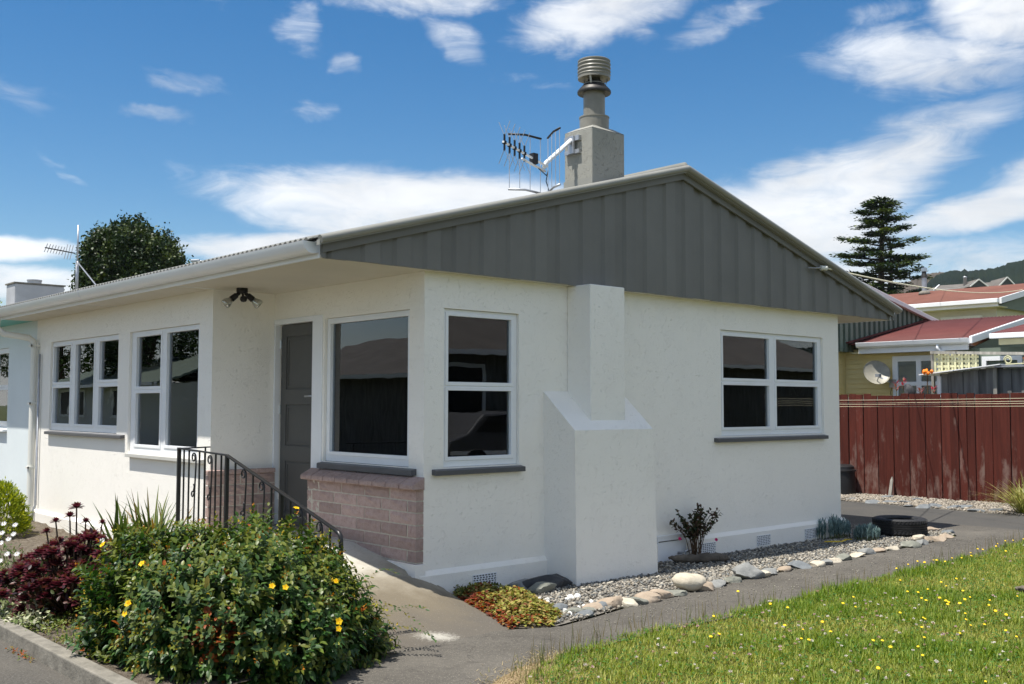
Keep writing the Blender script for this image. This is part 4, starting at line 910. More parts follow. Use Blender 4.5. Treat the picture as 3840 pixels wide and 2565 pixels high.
og = thing('orange_flower', 'bright orange ball of blossom on a thin stake by the shed', 'flower', (12.55, 1.97, 1.5))
mk('stake', MB().tube([(12.55, 1.985, G), (12.55, 1.975, 1.93)], .010, 6), 'stem_brown', og)
for k in range(16):
    d = sph(1)[0]*.055; mk('petal', MB().lathe([(.0, -.03), (.026, -.012), (.03, .008), (.0, .02)], (12.55+d[0], 1.97+d[1]*1.5, 1.95+d[2]*.7), 8, tuple(d)), 'orange_flower', og, smooth=True)
shf = tag(mk('plant_shelf', MB().box(12.085, 12.45, 1.2, 3.0, 1.47, 1.50).box(12.3, 12.36, 1.25, 1.31, G, 1.47).box(12.3, 12.36, 2.9, 2.96, G, 1.47), 'old_timber'), 'narrow timber shelf along the back of the red fence', 'shelf')
tag(mk('pointed_stone', rock_mesh('pointed_stone', .10, .125, .14, 5, .1), 'stone_dark', at=(12.22, 2.14, 1.61)), 'dark pointed stone standing on the fence top', 'stone')
def red_plant(y, h, n, label):
    p = thing('red_plant', label, 'plant', (12.2, y, 1.5)); mk('stem', MB().tube([(12.2, y, 1.5), (12.2, y+.01, 1.5+h*.6), (12.2, y, 1.5+h*.85)], .006, 5), 'stem_green', p)
    P = np.array([(12.2, y, 1.5+h*(.35+.5*k/n)) for k in range(n)]); a = np.arange(n)*2.4; D = np.stack([np.cos(a), np.sin(a), .9+0*a], 1)
    v, f, c = scatter(LEAF, LEAF_F, P, D, np.stack([-np.cos(a), -np.sin(a), 1+0*a], 1), .11, .035, pick([(.32, .03, .05), (.20, .06, .04), (.40, .06, .08)], n)); mk('leaves', np_mesh('leaves', v, f, 'leaf', c), None, p)
red_plant(2.37, .30, 8, 'tall red-leaved plant left of the pointed stone'); red_plant(2.24, .36, 9, 'tallest red-leaved plant touching the pointed stone'); red_plant(1.93, .16, 7, 'low red-leaved plant right of the pointed stone'); red_plant(1.70, .19, 7, 'red-leaved plant beside the white shed post')
# terracotta-roofed house further up
hb = thing('terracotta_house', 'cream house with a low terracotta roof and white gutter', 'house', (27, 7, G))
mk('wall', MB().box(24.6, 31.4, 5.9, 16, G, 4.25), 'cream_paint', hb); MATS['pale_wall'] = plain('pale_wall', (.62, .62, .58), .7, .05)
mk('wall_panel', MB().box(24.57, 24.598, 5.9, 15, 2.5, 4.2), 'pale_wall', hb)
mk('roof', MB().prism([(23.95, 4.27), (28.0, 5.08), (32.05, 4.27), (32.05, 4.32), (28.0, 5.13), (23.95, 4.32)], gy, 5.56, 16.4), 'roof_terracotta', hb)
for z, k in ((.15, 0),): pass
mk('gutter', MB().box(23.84, 23.95, 5.56, 16.4, 4.19, 4.315), 'gutter_white', hb, bevel=.015)
mk('fascia', MB().box(23.951, 24.0, 5.6, 16.4, 4.10, 4.26), 'white_paint', hb)
mk('barge_board', MB().prism([(23.95, 4.17), (28.0, 4.98), (32.05, 4.17), (32.05, 4.33), (28.0, 5.14), (23.95, 4.33)], gy, 5.49, 5.555), 'gutter_white', hb)
mk('soffit', MB().box(24.0, 24.6, 5.6, 16.2, 4.10, 4.12), 'cream_paint', hb); mk('gable_panel', MB().prism([(24.1, 4.1), (31.9, 4.1), (28, 4.97)], gy, 5.75, 5.78), 'green_paint', hb)
mk('window', MB().panel(6.3, 7.5, 2.9, 3.93, [(6.36, 7.44, 2.96, 3.86)], gx, 24.52, 24.569), 'white_paint', hb); mk('pane', MB().panel(6.36, 7.44, 2.96, 3.86, [], gx, 24.54, 24.545), 'glass', hb)
fb = mk('flue', MB().lathe([(.078, 4.85), (.076, 5.50), (.08, 5.5)], (27.0, 9.21, 0), 18), 'galv', hb, smooth=True, auto=40)
mk('flue_collar', MB().lathe([(.19, 4.9), (.17, 5.0), (.09, 5.04)], (27.0, 9.21, 0), 18), 'concrete_old', fb, smooth=True); mk('flue_skirt', MB().lathe([(.085, 5.47), (.10, 5.46), (.075, 5.60), (.06, 5.66)], (27.0, 9.21, 0), 18), 'dark_metal', fb, smooth=True, auto=40)
mk('flue_cap', MB().lathe([(.085, 5.665), (.092, 5.66), (.092, 5.77), (.06, 5.79)], (27.0, 9.21, 0), 18), 'steel', fb, smooth=True, auto=40)
# grey-roofed house far off
hc = thing('grey_roofed_house', 'distant house with grey tiled roof and two small gables', 'house', (66, 24, G))
c0, dirv = Vector((64.5, 24.3, 0)), Vector((.745, -.667, 0)); nv = Vector((.667, .745, 0))
def pc(a, d, z): q = c0 + dirv*a + nv*d; return (q.x, q.y, z)
m = MB(); m.quad(pc(-2.9, 0, 9.05), pc(4.2, 0, 9.05), pc(3.0, 2.5, 9.98), pc(-1.5, 2.5, 9.70)); m.quad(pc(-2.9, 0, 9.05), pc(-1.5, 2.5, 9.70), pc(-2.9, 5, 9.05)); m.quad(pc(4.2, 0, 9.05), pc(4.2, 5, 9.05), pc(3.0, 2.5, 9.98)); m.quad(pc(-2.9, 5, 9.05), pc(-1.5, 2.5, 9.7), pc(3, 2.5, 9.98), pc(4.2, 5, 9.05))
mk('roof', m, 'roof_tile_grey', hc)
wm = MB(); wm.quad(pc(-2.6, .3, G), pc(3.9, .3, G), pc(3.9, .3, 9.05), pc(-2.6, .3, 9.05)); wm.quad(pc(-2.6, .3, G), pc(-2.6, 4.7, G), pc(-2.6, 4.7, 9.05), pc(-2.6, .3, 9.05)); wm.quad(pc(3.9, .3, G), pc(3.9, 4.7, G), pc(3.9, 4.7, 9.05), pc(3.9, .3, 9.05)); wm.quad(pc(-2.6, 4.7, G), pc(3.9, 4.7, G), pc(3.9, 4.7, 9.05), pc(-2.6, 4.7, 9.05)); mk('wall', wm, 'pale_wall', hc)
for a, zt in ((.05, 9.80), (1.95, 9.95)):
    g = MB(); g.quad(pc(a-.55, -.2, 9.3), pc(a+.55, -.2, 9.3), pc(a, -.2, zt-.04)); mk('gable', g, 'door_grey', hc)
    b = MB(); b.beam(pc(a-.62, -.25, 9.3), pc(a, -.25, zt), .06, .07); b.beam(pc(a+.62, -.25, 9.3), pc(a, -.25, zt), .06, .07); mk('barge_board', b, 'pale_wall', hc)
    q = MB(); q.quad(pc(a-.6, -.2, 9.32), pc(a, -.2, zt+.03), pc(a, 2.2, zt+.03), pc(a-.6, 1, 9.32)); q.quad(pc(a+.6, -.2, 9.32), pc(a, -.2, zt+.03), pc(a, 2.2, zt+.03), pc(a+.6, 1, 9.32)); mk('gable_roof', q, 'roof_tile_grey', hc)
mk('hip_flashing', MB().beam(pc(-2.9, -.02, 9.08), pc(-1.5, 2.45, 9.73), .08, .06), 'white_paint', hc)
mk('chimney', MB().lathe([(.11, 9.4), (.11, 10.05), (.13, 10.06), (.13, 10.16), (.05, 10.18)], pc(-.25, 1.2, 0), 10), 'galv', hc, smooth=True)
mk('aerial', MB().beam(pc(.3, 1.3, 9.4), pc(.3, 1.3, 10.1), .03, .03).beam(pc(-.1, 1.3, 10.05), pc(.45, 1.3, 10.08), .03, .03), 'dark_metal', hc)
# street lamp seen over the gutter
lm = thing('street_lamp', 'small grey street lamp head just above the gutter line', 'street lamp', (12.75, 30.45, G))
mk('pole', MB().tube([(12.75, 30.45, G), (12.75, 30.45, 6.2), (12.68, 30.5, 6.65), (12.55, 30.6, 6.80), (12.42, 30.72, 6.84)], [.09, .06, .04, .035, .035], 8), 'galv', lm, smooth=True)
mk('lamp_head', MB().beam((12.45, 30.70, 6.85), (12.20, 30.92, 6.83), .16, .10).beam((12.43, 30.71, 6.78), (12.24, 30.88, 6.77), .12, .05), 'galv', lm, bevel=.02)
# ------------------------------------------------------------------ houses across the drive and the lawn (seen in the window panes)
def far_house(label, x0, x1, y0, y1, eave, ridge, along, wall, roof, wins, cat='house'):
    h = thing('neighbour_house', label, cat, ((x0+x1)/2, (y0+y1)/2, G)); mk('wall', MB().box(x0, x1, y0, y1, G-.02, eave), wall, h)
    o = .5
    if along == 'y': mk('roof', MB().prism([(x0-o, eave-.1), ((x0+x1)/2, ridge), (x1+o, eave-.1), (x1+o, eave-.02), ((x0+x1)/2, ridge+.08), (x0-o, eave-.02)], gy, y0-.3, y1+.3), roof, h)
    else: mk('roof', MB().prism([(y0-o, eave-.1), ((y0+y1)/2, ridge), (y1+o, eave-.1), (y1+o, eave-.02), ((y0+y1)/2, ridge+.08), (y0-o, eave-.02)], gx, x0-.3, x1+.3), roof, h)
    for ax, pl_, a0, a1, b0, b1 in wins:
        mp = gx if ax == 'x' else gy; s = 1 if (ax == 'x' and pl_ == x1) or (ax == 'y' and pl_ == y1) else -1
        mid = (a0+a1)/2; hs_ = [(a0+.1, mid-.05, b0+.1, b1-.1), (mid+.05, a1-.1, b0+.1, b1-.1)]
        f = mk('window', MB().panel(a0, a1, b0, b1, hs_, mp, pl_+s*.005, pl_+s*.06), 'white_paint', h)
        for q in hs_: mk('pane', MB().panel(*q, [], mp, pl_+s*.02, pl_+s*.03), 'black_plastic', f)
    if along == 'y': mk('gutter', MB().box(x1+o-.01, x1+o+.1, y0-.3, y1+.3, eave-.15, eave-.03), 'gutter_white', h)
    else: mk('gutter', MB().box(x0-.3, x1+.3, y1+o-.01, y1+o+.1, eave-.15, eave-.03), 'gutter_white', h)
    return h
far_house('low brick house across the drive mirrored in the picture window', -21, -13, 9, 26, 2.3, 3.7, 'y', 'shed_timber', 'roof_tile_grey', [])
far_house('green-roofed house mirrored in the left hand windows', -20, -12.5, 31, 44, 2.2, 3.4, 'y', 'pale_wall', 'green_paint', [('x', -12.5, 33, 36, .8, 2), ('x', -12.5, 39, 42, .8, 2)])
far_house('dark weatherboard house across the lawn mirrored in the gable window', 5.5, 15.5, -21, -12.5, 2.7, 4.6, 'x', 'shed_timber', 'roof_tile_grey', [('y', -12.5, 8.2, 11.4, .35, 2.35), ('y', -12.5, 12.6, 14.4, .9, 2.2)])
far_house('plain grey house across the lawn mirrored in the wide window', 19, 30, -23, -14, 2.7, 4.4, 'x', 'shed_timber', 'roof_tile_grey', [])

# car parked across the lawn, mirrored in the gable window
pc_ = thing('parked_car', 'dark car with white side strips mirrored in the gable window', 'car', (10.2, -10.6, G))
prof = [(-2.1, .25), (-2.15, .55), (-2.0, .85), (-1.55, .95), (-1.1, 1.42), (.55, 1.46), (1.25, .98), (2.0, .86), (2.15, .55), (2.1, .25)]
mk('body', MB().prism(prof, lambda a, b, d: (10.2+a, -10.6+d, G+b), -.8, .8), 'sill_grey', pc_, bevel=.05)
for s in (-1, 1):
    for q in ([(-1.35, .97), (-1.0, 1.36), (-.35, 1.38), (-.35, .97)], [(-.27, .97), (-.27, 1.38), (.5, 1.39), (1.02, .99)]): mk('side_window', MB().prism(q, lambda a, b, d: (10.2+a, -10.6+d, G+b), s*.8, s*.806), 'black_plastic', pc_)
    mk('trim_strip', MB().box(8.2, 12.2, -10.6+s*.80, -10.6+s*.812, G+.52, G+.60), 'gutter_white', pc_)
    for x in (8.85, 11.55):
        wq = mk('wheel', MB().lathe([(.2, -.09), (.31, -.09), (.33, -.06), (.33, .06), (.31, .09), (.2, .09)], (x, -10.6+s*.74, G+.33), 24, (0, 1, 0)), 'tyre_rubber', pc_, smooth=True, auto=40); mk('rim', MB().lathe([(.0, -.095), (.2, -.092), (.2, .092), (.0, .095)], (x, -10.6+s*.74, G+.33), 20, (0, 1, 0)), 'galv', wq, smooth=True, auto=40)

# ------------------------------------------------------------------ hills
def hill(name, prof, r0, r1, r2, mat, jag):
    A = np.linspace(prof[0][0], prof[-1][0], 2400); Hh = np.interp(A, [p[0] for p in prof], [p[1] for p in prof])
    Hh = Hh + jag*np.interp(A, A, np.convolve(RNG.normal(size=2400), np.ones(3)/3, 'same')) + jag*.8*np.convolve(RNG.normal(size=2400), np.ones(15)/4, 'same')*.5
    V = []
    rr = np.concatenate([np.linspace(r0, r1, 14), np.linspace(r1, r2, 5)[1:]])
    for r_ in rr:
        t = (r_-r0)/(r1-r0) if r_ <= r1 else 1 - (r_-r1)/(r2-r1); z = -3 + (Hh+3)*np.clip(t, 0, 1)**.85
        if 0 < t < 1: z = z + jag*1.2*np.convolve(RNG.normal(size=2400), np.ones(4)/4, 'same')
        V.append(np.stack([EYE.x + r_*np.sin(np.radians(A)), EYE.y + r_*np.cos(np.radians(A)), z], 1))
    n = 2400; V = np.concatenate(V); F = []
    for k in range(len(rr)-1):
        i = np.arange(n-1)+k*n; F.append(np.stack([i, i+1, i+n+1, i+n], 1))
    return kind(mk(name, np_mesh(name, V, np.concatenate(F), mat, smooth=False), None), 'structure')
hill('forest_hill', [(20, 15), (40, 26), (55, 55), (61.5, 88), (63.0, 108), (63.7, 118), (64.2, 124), (64.8, 128), (65.6, 126), (66.64, 127.5), (67.28, 131), (67.91, 133), (70, 140), (80, 160), (95, 130), (120, 60), (150, 20)], 600, 1050, 1500, 'hill_forest', 1.2)
hill('bare_hill', [(30, 10), (50, 60), (58, 100), (61.2, 124), (62.13, 130), (63.68, 143), (64.3, 144), (65.5, 134), (68, 110), (80, 40)], 700, 1200, 1700, 'hill_bare', .8)

# ------------------------------------------------------------------ trees
def crown(P, pal, n_leaf, leaf, spread, flat=0, w=None, up=.35):
    "leaf quads round each clump centre in P"
    n = len(P)*n_leaf; C0 = np.repeat(P, n_leaf, 0); d = RNG.normal(size=(n, 3))*np.asarray(spread); pos = C0 + d
    D = sph(n); D[:, 2] *= (1-flat); N = sph(n)*.8 + np.array([0, 0, up*2]); L = leaf*RNG.uniform(.6, 1.3, n)
    base = pick(pal, len(P), w); c = np.repeat(base, n_leaf, 0)*RNG.uniform(.82, 1.18, (n, 1))
    return scatter(QUADL, QUADL_F, pos, D, N, L, L*.62, c)
def tree(name, label, base, height, crown_c, rad, nclump, n_leaf, leaf, pal, group=None, bottom=.35, lobes=()):
    t = thing(name, label, 'tree', base, group); b = Vector(base); cc = Vector(crown_c)
    tr_ = MB().tube([b, b + (cc-b)*.5 + Vector((.1, .1, 0)), cc, cc + Vector((0, 0, rad[2]*.5))], [height*.035, height*.028, height*.018, .04], 9); mk('trunk', tr_, 'bark', t, smooth=True)
    lm_ = MB()
    for k in range(9):
        a = k*2.4; st = b + (cc-b)*(.55+.05*k); en = cc + Vector((math.cos(a)*rad[0]*.75, math.sin(a)*rad[1]*.75, rad[2]*random.uniform(-.3, .6))); lm_.tube([st, st.lerp(en, .5) + Vector((0, 0, .2)), en], [height*.012, height*.008, .02], 6)
    mk('limb', lm_, 'bark', t, smooth=True)
    d = sph(nclump); r_ = RNG.uniform(.45, 1, (nclump, 1))**.45; lump = 1 + .10*np.sin(d[:, :1]*7+1)*np.cos(d[:, 1:2]*6) + RNG.normal(size=(nclump, 1))*.035
    P = np.array(cc) + d*r_*lump*np.array(rad)
    for (ox, oy, oz, k_) in lobes: nl_ = int(nclump*k_); P = np.concatenate([P, np.array(cc) + np.array([ox, oy, oz]) + d[:nl_]*r_[:nl_]*np.array(rad)*k_**.5*.9])
    P = P[P[:, 2] > cc.z - rad[2]*bottom*2]
    v, f, c = crown(P, pal, n_leaf, leaf, np.array(rad)*.055); mk('crown', np_mesh('crown', v, f, 'tree_leaf', c), None, t); return t
tree('evergreen_tree', 'large dense dark green tree behind the white eave', (22.2, 62.0, G), 12, (22.3, 61.9, 9.6), (3.45, 3.45, 3.9), 2000, 34, .23, [(.012, .028, .007), (.018, .038, .008), (.030, .055, .010), (.052, .075, .013)], lobes=((1.5, -1.35, -1.6, .45), (-1.0, .9, -1.9, .5), (.4, -.4, 1.0, .25), (-.9, .8, .7, .2)))
tree('golden_tree', 'yellow-green tree beside the old white chimney', (11.0, 58.0, G), 8, (11.2, 58.3, 6.0), (1.95, 1.95, 2.6), 260, 30, .22, [(.10, .15, .015), (.16, .20, .02), (.07, .12, .015)])
tree('street_tree', 'tall dark tree mirrored in the left hand windows', (-15, 38.5, G), 9, (-15, 38.5, 5.2), (2.6, 2.6, 3.8), 700, 30, .15, [(.02, .045, .01), (.04, .07, .015)])
tree('street_tree', 'broad green tree by the green-roofed house', (-16, 52, G), 9, (-16, 53, 6), (4.5, 4, 4), 700, 30, .18, [(.03, .06, .01), (.05, .09, .015)])
# cedar with flat tiers
cd = thing('cedar_tree', 'tall cedar with flat dark tiers beyond the red roofs', 'tree', (96.5, 48.7, G))
top = 23.3; m = MB().tube([(96.5, 48.7, G), (96.5, 48.7, 9), (96.55, 48.6, 17), (96.5, 48.3, 22.4)], [.55, .45, .26, .06], 10); m.tube([(96.5, 48.7, 8), (97.1, 48.1, 11), (97.25, 47.9, 15), (97.2, 47.9, 19)], [.3, .26, .18, .06], 8)
mk('trunk', m, 'bark', cd, smooth=True); limbs = MB(); pads = []
def Lz(z): return float(np.interp(z, [9, 12.5, 13.5, 15.2, 16.6, 18, 19.6, 21.2, 22.6, 23.4], [4.0, 4.6, 4.9, 5.1, 4.9, 4.6, 3.9, 2.7, 1.6, .5]))
zz = 11.0; a = .3
while zz < 23.0:
    Lb = Lz(zz)*random.choice((random.uniform(.35, .7), random.uniform(.75, 1.08), random.uniform(.75, 1.08))); a += 2.4 + random.uniform(-.3, .3); s0 = Vector((96.5, 48.6, zz)); dx = Vector((math.cos(a), math.sin(a), 0)); rise = random.uniform(-.10, .20)
    e = s0 + dx*Lb + Vector((0, 0, Lb*rise)); limbs.tube([s0, s0 + dx*Lb*.5 + Vector((0, 0, Lb*rise*.3)), e], [.11, .07, .02], 5)
    for q in range(int(4 + Lb*2.6)):
        fq = random.uniform(.28, 1.0); off = random.uniform(-1, 1)*(.22+.26*(1-abs(fq-.6)))*Lb*.36
        pads.append(s0 + dx*Lb*fq + Vector((-dx.y, dx.x, 0))*off + Vector((0, 0, Lb*rise*fq + random.uniform(-.05, .07))))
    zz += random.choice((.07, .10, .32, .22))
mk('limb', limbs, 'bark', cd, smooth=True)
P = np.array([tuple(p) for p in pads]); n_leaf = 34; n = len(P)*n_leaf
pos = np.repeat(P, n_leaf, 0) + RNG.normal(size=(n, 3))*np.array([.36, .36, .09]); outw = pos - np.array([96.5, 48.6, 0]); outw[:, 2] = 0
D = nrm(outw) + RNG.normal(size=(n, 3))*np.array([.6, .6, .18]); N = RNG.normal(size=(n, 3))*.35 + np.array([0, 0, 1]); L = RNG.uniform(.22, .55, n)
c = np.repeat(pick([(.016, .036, .010), (.030, .058, .012), (.055, .085, .015), (.095, .12, .02)], len(P)), n_leaf, 0)*RNG.uniform(.7, 1.3, (n, 1))
v, f, c = scatter(QUADL, QUADL_F, pos, D, N, L, L*.4, c); mk('crown', np_mesh('crown', v, f, 'tree_leaf', c), None, cd)

# ------------------------------------------------------------------ garden bed left of the ramp
BED = [(-2.88, -1.05), (-1.30, -1.05), (-1.26, 2.45), (PX-.045, 2.5), (PX-.045, 15.5), (-2.88, 15.5)]
nx, ny = 22, 150; m = MB(); xs = np.linspace(-2.89, -.70, nx); ysn = np.linspace(-1.6, 14, ny); hh_ = RNG.normal(size=(ny, nx))*.012
for j in range(ny-1):
    for i in range(nx-1):
        if (xs[i+1] > -1.24 and ysn[j] < 2.45) or (xs[i+1] > -1.6 and ysn[j] < -1.0): continue
        m.quad(*[(xs[p], ysn[q], -.175 + hh_[q, p] + .02*math.sin(ysn[q]*2.1+xs[p])) for p, q in ((i, j), (i+1, j), (i+1, j+1), (i, j+1))])
kind(mk('garden_bed', m, 'soil', smooth=True), 'structure')
ke = thing('garden_edging', 'pale worn timber edging between the drive and the flower bed', 'edging', (-2.93, 2, G))
for k, (ya, yb) in enumerate(((-1.75, .05), (.054, 2.6), (2.605, 5.2), (5.205, 8.2), (8.205, 12))):
    mk('plank', MB().box(-2.985 + .004*(k % 2), -2.885 + .004*(k % 2), ya, yb, -.28, -.132 - .003*(k % 2)), 'concrete_old', ke, bevel=.008)

def leaf_objs(parent, P, D, N, L, Wd, mat, count):
    "the leaves that show largest, each its own object on a shared mesh"
    me = bpy.data.meshes.new('leaf'); me.from_pydata([tuple(q) for q in LEAF*np.array([1, 1, 1])], [], [tuple(int(i) for i in q) for q in LEAF_F]); me.materials.append(MATS[mat])
    for p in me.polygons: p.use_smooth = True
    for k in range(min(count, len(P))):
        d = Vector(D[k]).normalized(); b = Vector(N[k]).cross(d).normalized(); u_ = d.cross(b); o = bpy.data.objects.new('leaf', me); COL.objects.link(o); o.parent = parent
        l, w2 = float(L[k]), float(Wd[k]); q = Vector(P[k]) - WLOC[parent.name]
        o.matrix_local = Matrix(((d.x*l, b.x*w2, u_.x*w2, q.x), (d.y*l, b.y*w2, u_.y*w2, q.y), (d.z*l, b.z*w2, u_.z*w2, q.z), (0, 0, 0, 1)))
def petal_flower(parent, name, at, nrm_, size, mat_c, n=5, centre=(.55, .30, .02), shape=.62, mat='petal'):
    nv_ = Vector(nrm_).normalized(); q = nv_.to_track_quat('Z', 'Y').to_matrix(); P, D, N = [], [], []
    for k in range(n):
        a = 2*math.pi*k/n + random.uniform(-.1, .1); d = q @ Vector((math.cos(a), math.sin(a), .28)); P.append(at); D.append(tuple(d)); N.append(tuple(nv_))
    v, f, c = scatter(LEAF, LEAF_F, P, D, N, size, size*shape, np.tile(mat_c, (n, 1)), .12); ns = 10
    a = RNG.uniform(0, 6.28, ns); D2 = np.array([tuple(q @ Vector((.45*math.cos(x), .45*math.sin(x), 1))) for x in a]); v2, f2, c2 = scatter(QUADL, QUADL_F, np.tile(np.array(at), (ns, 1)), D2, np.cross(D2, np.array([0, 0, 1.]))+.01, size*.55, size*.10, np.tile(centre, (ns, 1)))
    me = np_mesh(name, *merge_tri([(v, f, c), (v2, f2, c2)])[:2], mat, merge_tri([(v, f, c), (v2, f2, c2)])[2]); return mk(name, me, None, parent)
def merge_tri(parts): return merge(parts)

# the big flowering bush by the rail
HC = np.array([-2.03, -.78, -.22]); HR = np.array([.95, .95, .90])
def env(d):
    x, y, z = d[:, 0], d[:, 1], d[:, 2]
    return 1 + .07*np.sin(3.1*np.arctan2(y, x)+.6) + .05*np.sin(7*np.arctan2(y, x)+2*z) + .05*np.sin(5*z+2*x)
hy = thing('flowering_bush', 'big green bush with yellow five-petalled flowers beside the hand rail', 'bush', (-2.03, -.78, -.22))
ns = 2700; d = sph(ns); d[:, 2] = np.abs(d[:, 2]); d = nrm(d); r_ = env(d)*RNG.uniform(.84, 1.02, ns)*np.where(RNG.random(ns) < .05, 1.06, 1)
pw = (np.abs(d[:, 0])**2.5 + np.abs(d[:, 1])**2.5 + np.abs(d[:, 2])**2.5)**(-1/2.5); pw = pw*.94; tips = HC + d*(r_*pw)[:, None]*HR
dirs = nrm(d*np.array([1, 1, .8]) + np.array([0, 0, .45]) + RNG.normal(size=(ns, 3))*.28)
inner = np.arange(ns) > 2150; tips[inner] = HC + (tips[inner]-HC)*RNG.uniform(.6, .85, (inner.sum(), 1))
P, D, N, Ls, C = [], [], [], [], []
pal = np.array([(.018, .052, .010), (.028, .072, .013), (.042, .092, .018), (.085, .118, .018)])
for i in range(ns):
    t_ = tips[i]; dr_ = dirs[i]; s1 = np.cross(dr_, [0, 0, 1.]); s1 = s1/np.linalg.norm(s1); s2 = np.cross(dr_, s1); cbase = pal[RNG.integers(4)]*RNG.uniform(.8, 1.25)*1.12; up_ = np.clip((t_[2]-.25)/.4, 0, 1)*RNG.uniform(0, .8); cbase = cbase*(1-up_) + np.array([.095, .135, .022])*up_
    typ = RNG.random(); npair = 7
    for k in range(npair):
        pos = t_ - dr_*(.024*k) + np.array([0, 0, -.010*k*k*.05]); sa = s1 if k % 2 else s2
        for q in (-1, 1):
            ld = sa*q*.9 + dr_*.55 + RNG.normal(size=3)*.16; P.append(pos); D.append(ld); N.append(dr_*.9 + np.array([0, 0, .7]) + RNG.normal(size=3)*.25); Ls.append(RNG.uniform(.044, .074)*(1 if k > 1 else .7))
            cc_ = cbase.copy()
            if k < 2 and typ < .45: cc_ = np.array([.13, .15, .022])*RNG.uniform(.8, 1.2)
            if RNG.random() < .007: cc_ = np.array([.30, .075, .012])
            C.append(cc_)
P, D, N, Ls, C = map(np.array, (P, D, N, Ls, C))
red = (np.linalg.norm((P - np.array([-2.55, -1.48, .10]))*np.array([1, 1, 1]), axis=1) < .17) & (RNG.random(len(P)) < .5); C[red] = np.array([.26, .06, .012])*RNG.uniform(.7, 1.2, (red.sum(), 1))
dist = np.linalg.norm(P - np.array(EYE), axis=1) - Ls*6; far = (P - HC)@np.array([-.62, -.72, .3]); order = np.argsort(-far - Ls*4); big = order[:300]; rest = np.setdiff1d(np.arange(len(P)), big)
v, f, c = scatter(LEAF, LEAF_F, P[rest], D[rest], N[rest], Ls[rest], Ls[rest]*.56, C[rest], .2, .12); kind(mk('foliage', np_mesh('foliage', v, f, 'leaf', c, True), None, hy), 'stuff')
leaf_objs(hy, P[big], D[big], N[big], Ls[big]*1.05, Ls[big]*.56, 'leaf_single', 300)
m = MB()
for i in range(0, ns, 7):
    b = Vector((HC[0]+random.uniform(-.15, .15), HC[1]+random.uniform(-.15, .15), -.2)); t_ = Vector(tips[i]); m.tube([b, b.lerp(t_, .5) + Vector((0, 0, .10)), t_], [.005, .004, .002], 4, False)
mk('stems', m, 'stem_brown', hy)
# buds and seed heads at the shoot tips
sel = np.where((~inner) & (d[:, 2] > .1))[0]; sel = RNG.choice(sel, 520, False); nb = 5; bp = np.repeat(tips[sel] + dirs[sel]*.012, nb, 0) + RNG.normal(size=(520*nb, 3))*.012
bc = np.repeat(pick([(.34, .30, .04), (.42, .30, .03), (.26, .27, .05), (.40, .16, .02)], 520), nb, 0); bd_ = np.repeat(dirs[sel], nb, 0) + RNG.normal(size=(520*nb, 3))*.5
v, f, c = scatter(LEAF, LEAF_F, bp, bd_, sph(520*nb), .017, .011, bc, .2); kind(mk('buds', np_mesh('buds', v, f, 'leaf_dull', c), None, hy), 'stuff')
def bush_pt(u_, v_):                                       # point of the bush surface towards a bearing from the eye
    return None
FL = [(-2.28, -1.63, .33), (-2.22, -1.65, .31), (-1.72, -1.55, .36), (-1.95, -1.75, .12), (-1.97, -1.75, .08), (-2.85, -1.0, .25), (-2.84, -.98, .18), (-2.76, -.78, .52), (-1.6, -.75, .69), (-2.75, -.4, .5)]
for q in FL:
    dq = nrm(np.array(q) - HC); dd = nrm(dq/HR); rr_ = env(nrm(dq/HR)[None])[0]; q2 = HC + nrm((np.array(q)-HC)/HR)*HR*rr_*1.03
    petal_flower(hy, 'flower', tuple(q2), tuple(dq*.8 + np.array([-.3, -.35, .25])), random.uniform(.019, .025), (.84, .56, .015), 5, (.85, .5, .05), 1.05)
# a few long sprigs over the concrete
for (sx_, sy_, sz_, ex, ey, ez) in ((-1.35, -1.35, .0, -1.02, -1.38, .02), (-1.35, -1.4, -.05, -1.12, -1.62, -.12), (-1.2, -1.0, .2, -1.0, -1.02, .20), (-1.3, -1.2, .1, -1.05, -1.5, -.14)):
    a_, b_ = np.array((sx_, sy_, sz_)), np.array((ex, ey, ez)); n = 26; tt = np.linspace(0, 1, n); pp = a_ + (b_-a_)*tt[:, None] + np.array([0, 0, .05])*np.sin(tt*3)[:, None]; sd_ = nrm(np.cross(b_-a_, [0, 0, 1.])); sg = np.where(np.arange(n) % 2, 1, -1)[:, None]
    v, f, c = scatter(LEAF, LEAF_F, pp, sd_*sg + nrm(b_-a_)*.5 + RNG.normal(size=(n, 3))*.2, np.tile([0, 0, 1.], (n, 1)) + RNG.normal(size=(n, 3))*.3, .036, .017, pick([(.03, .08, .02), (.06, .11, .03), (.14, .12, .03)], n)); kind(mk('sprig', np_mesh('sprig', v, f, 'leaf', c), None, hy), 'stuff')

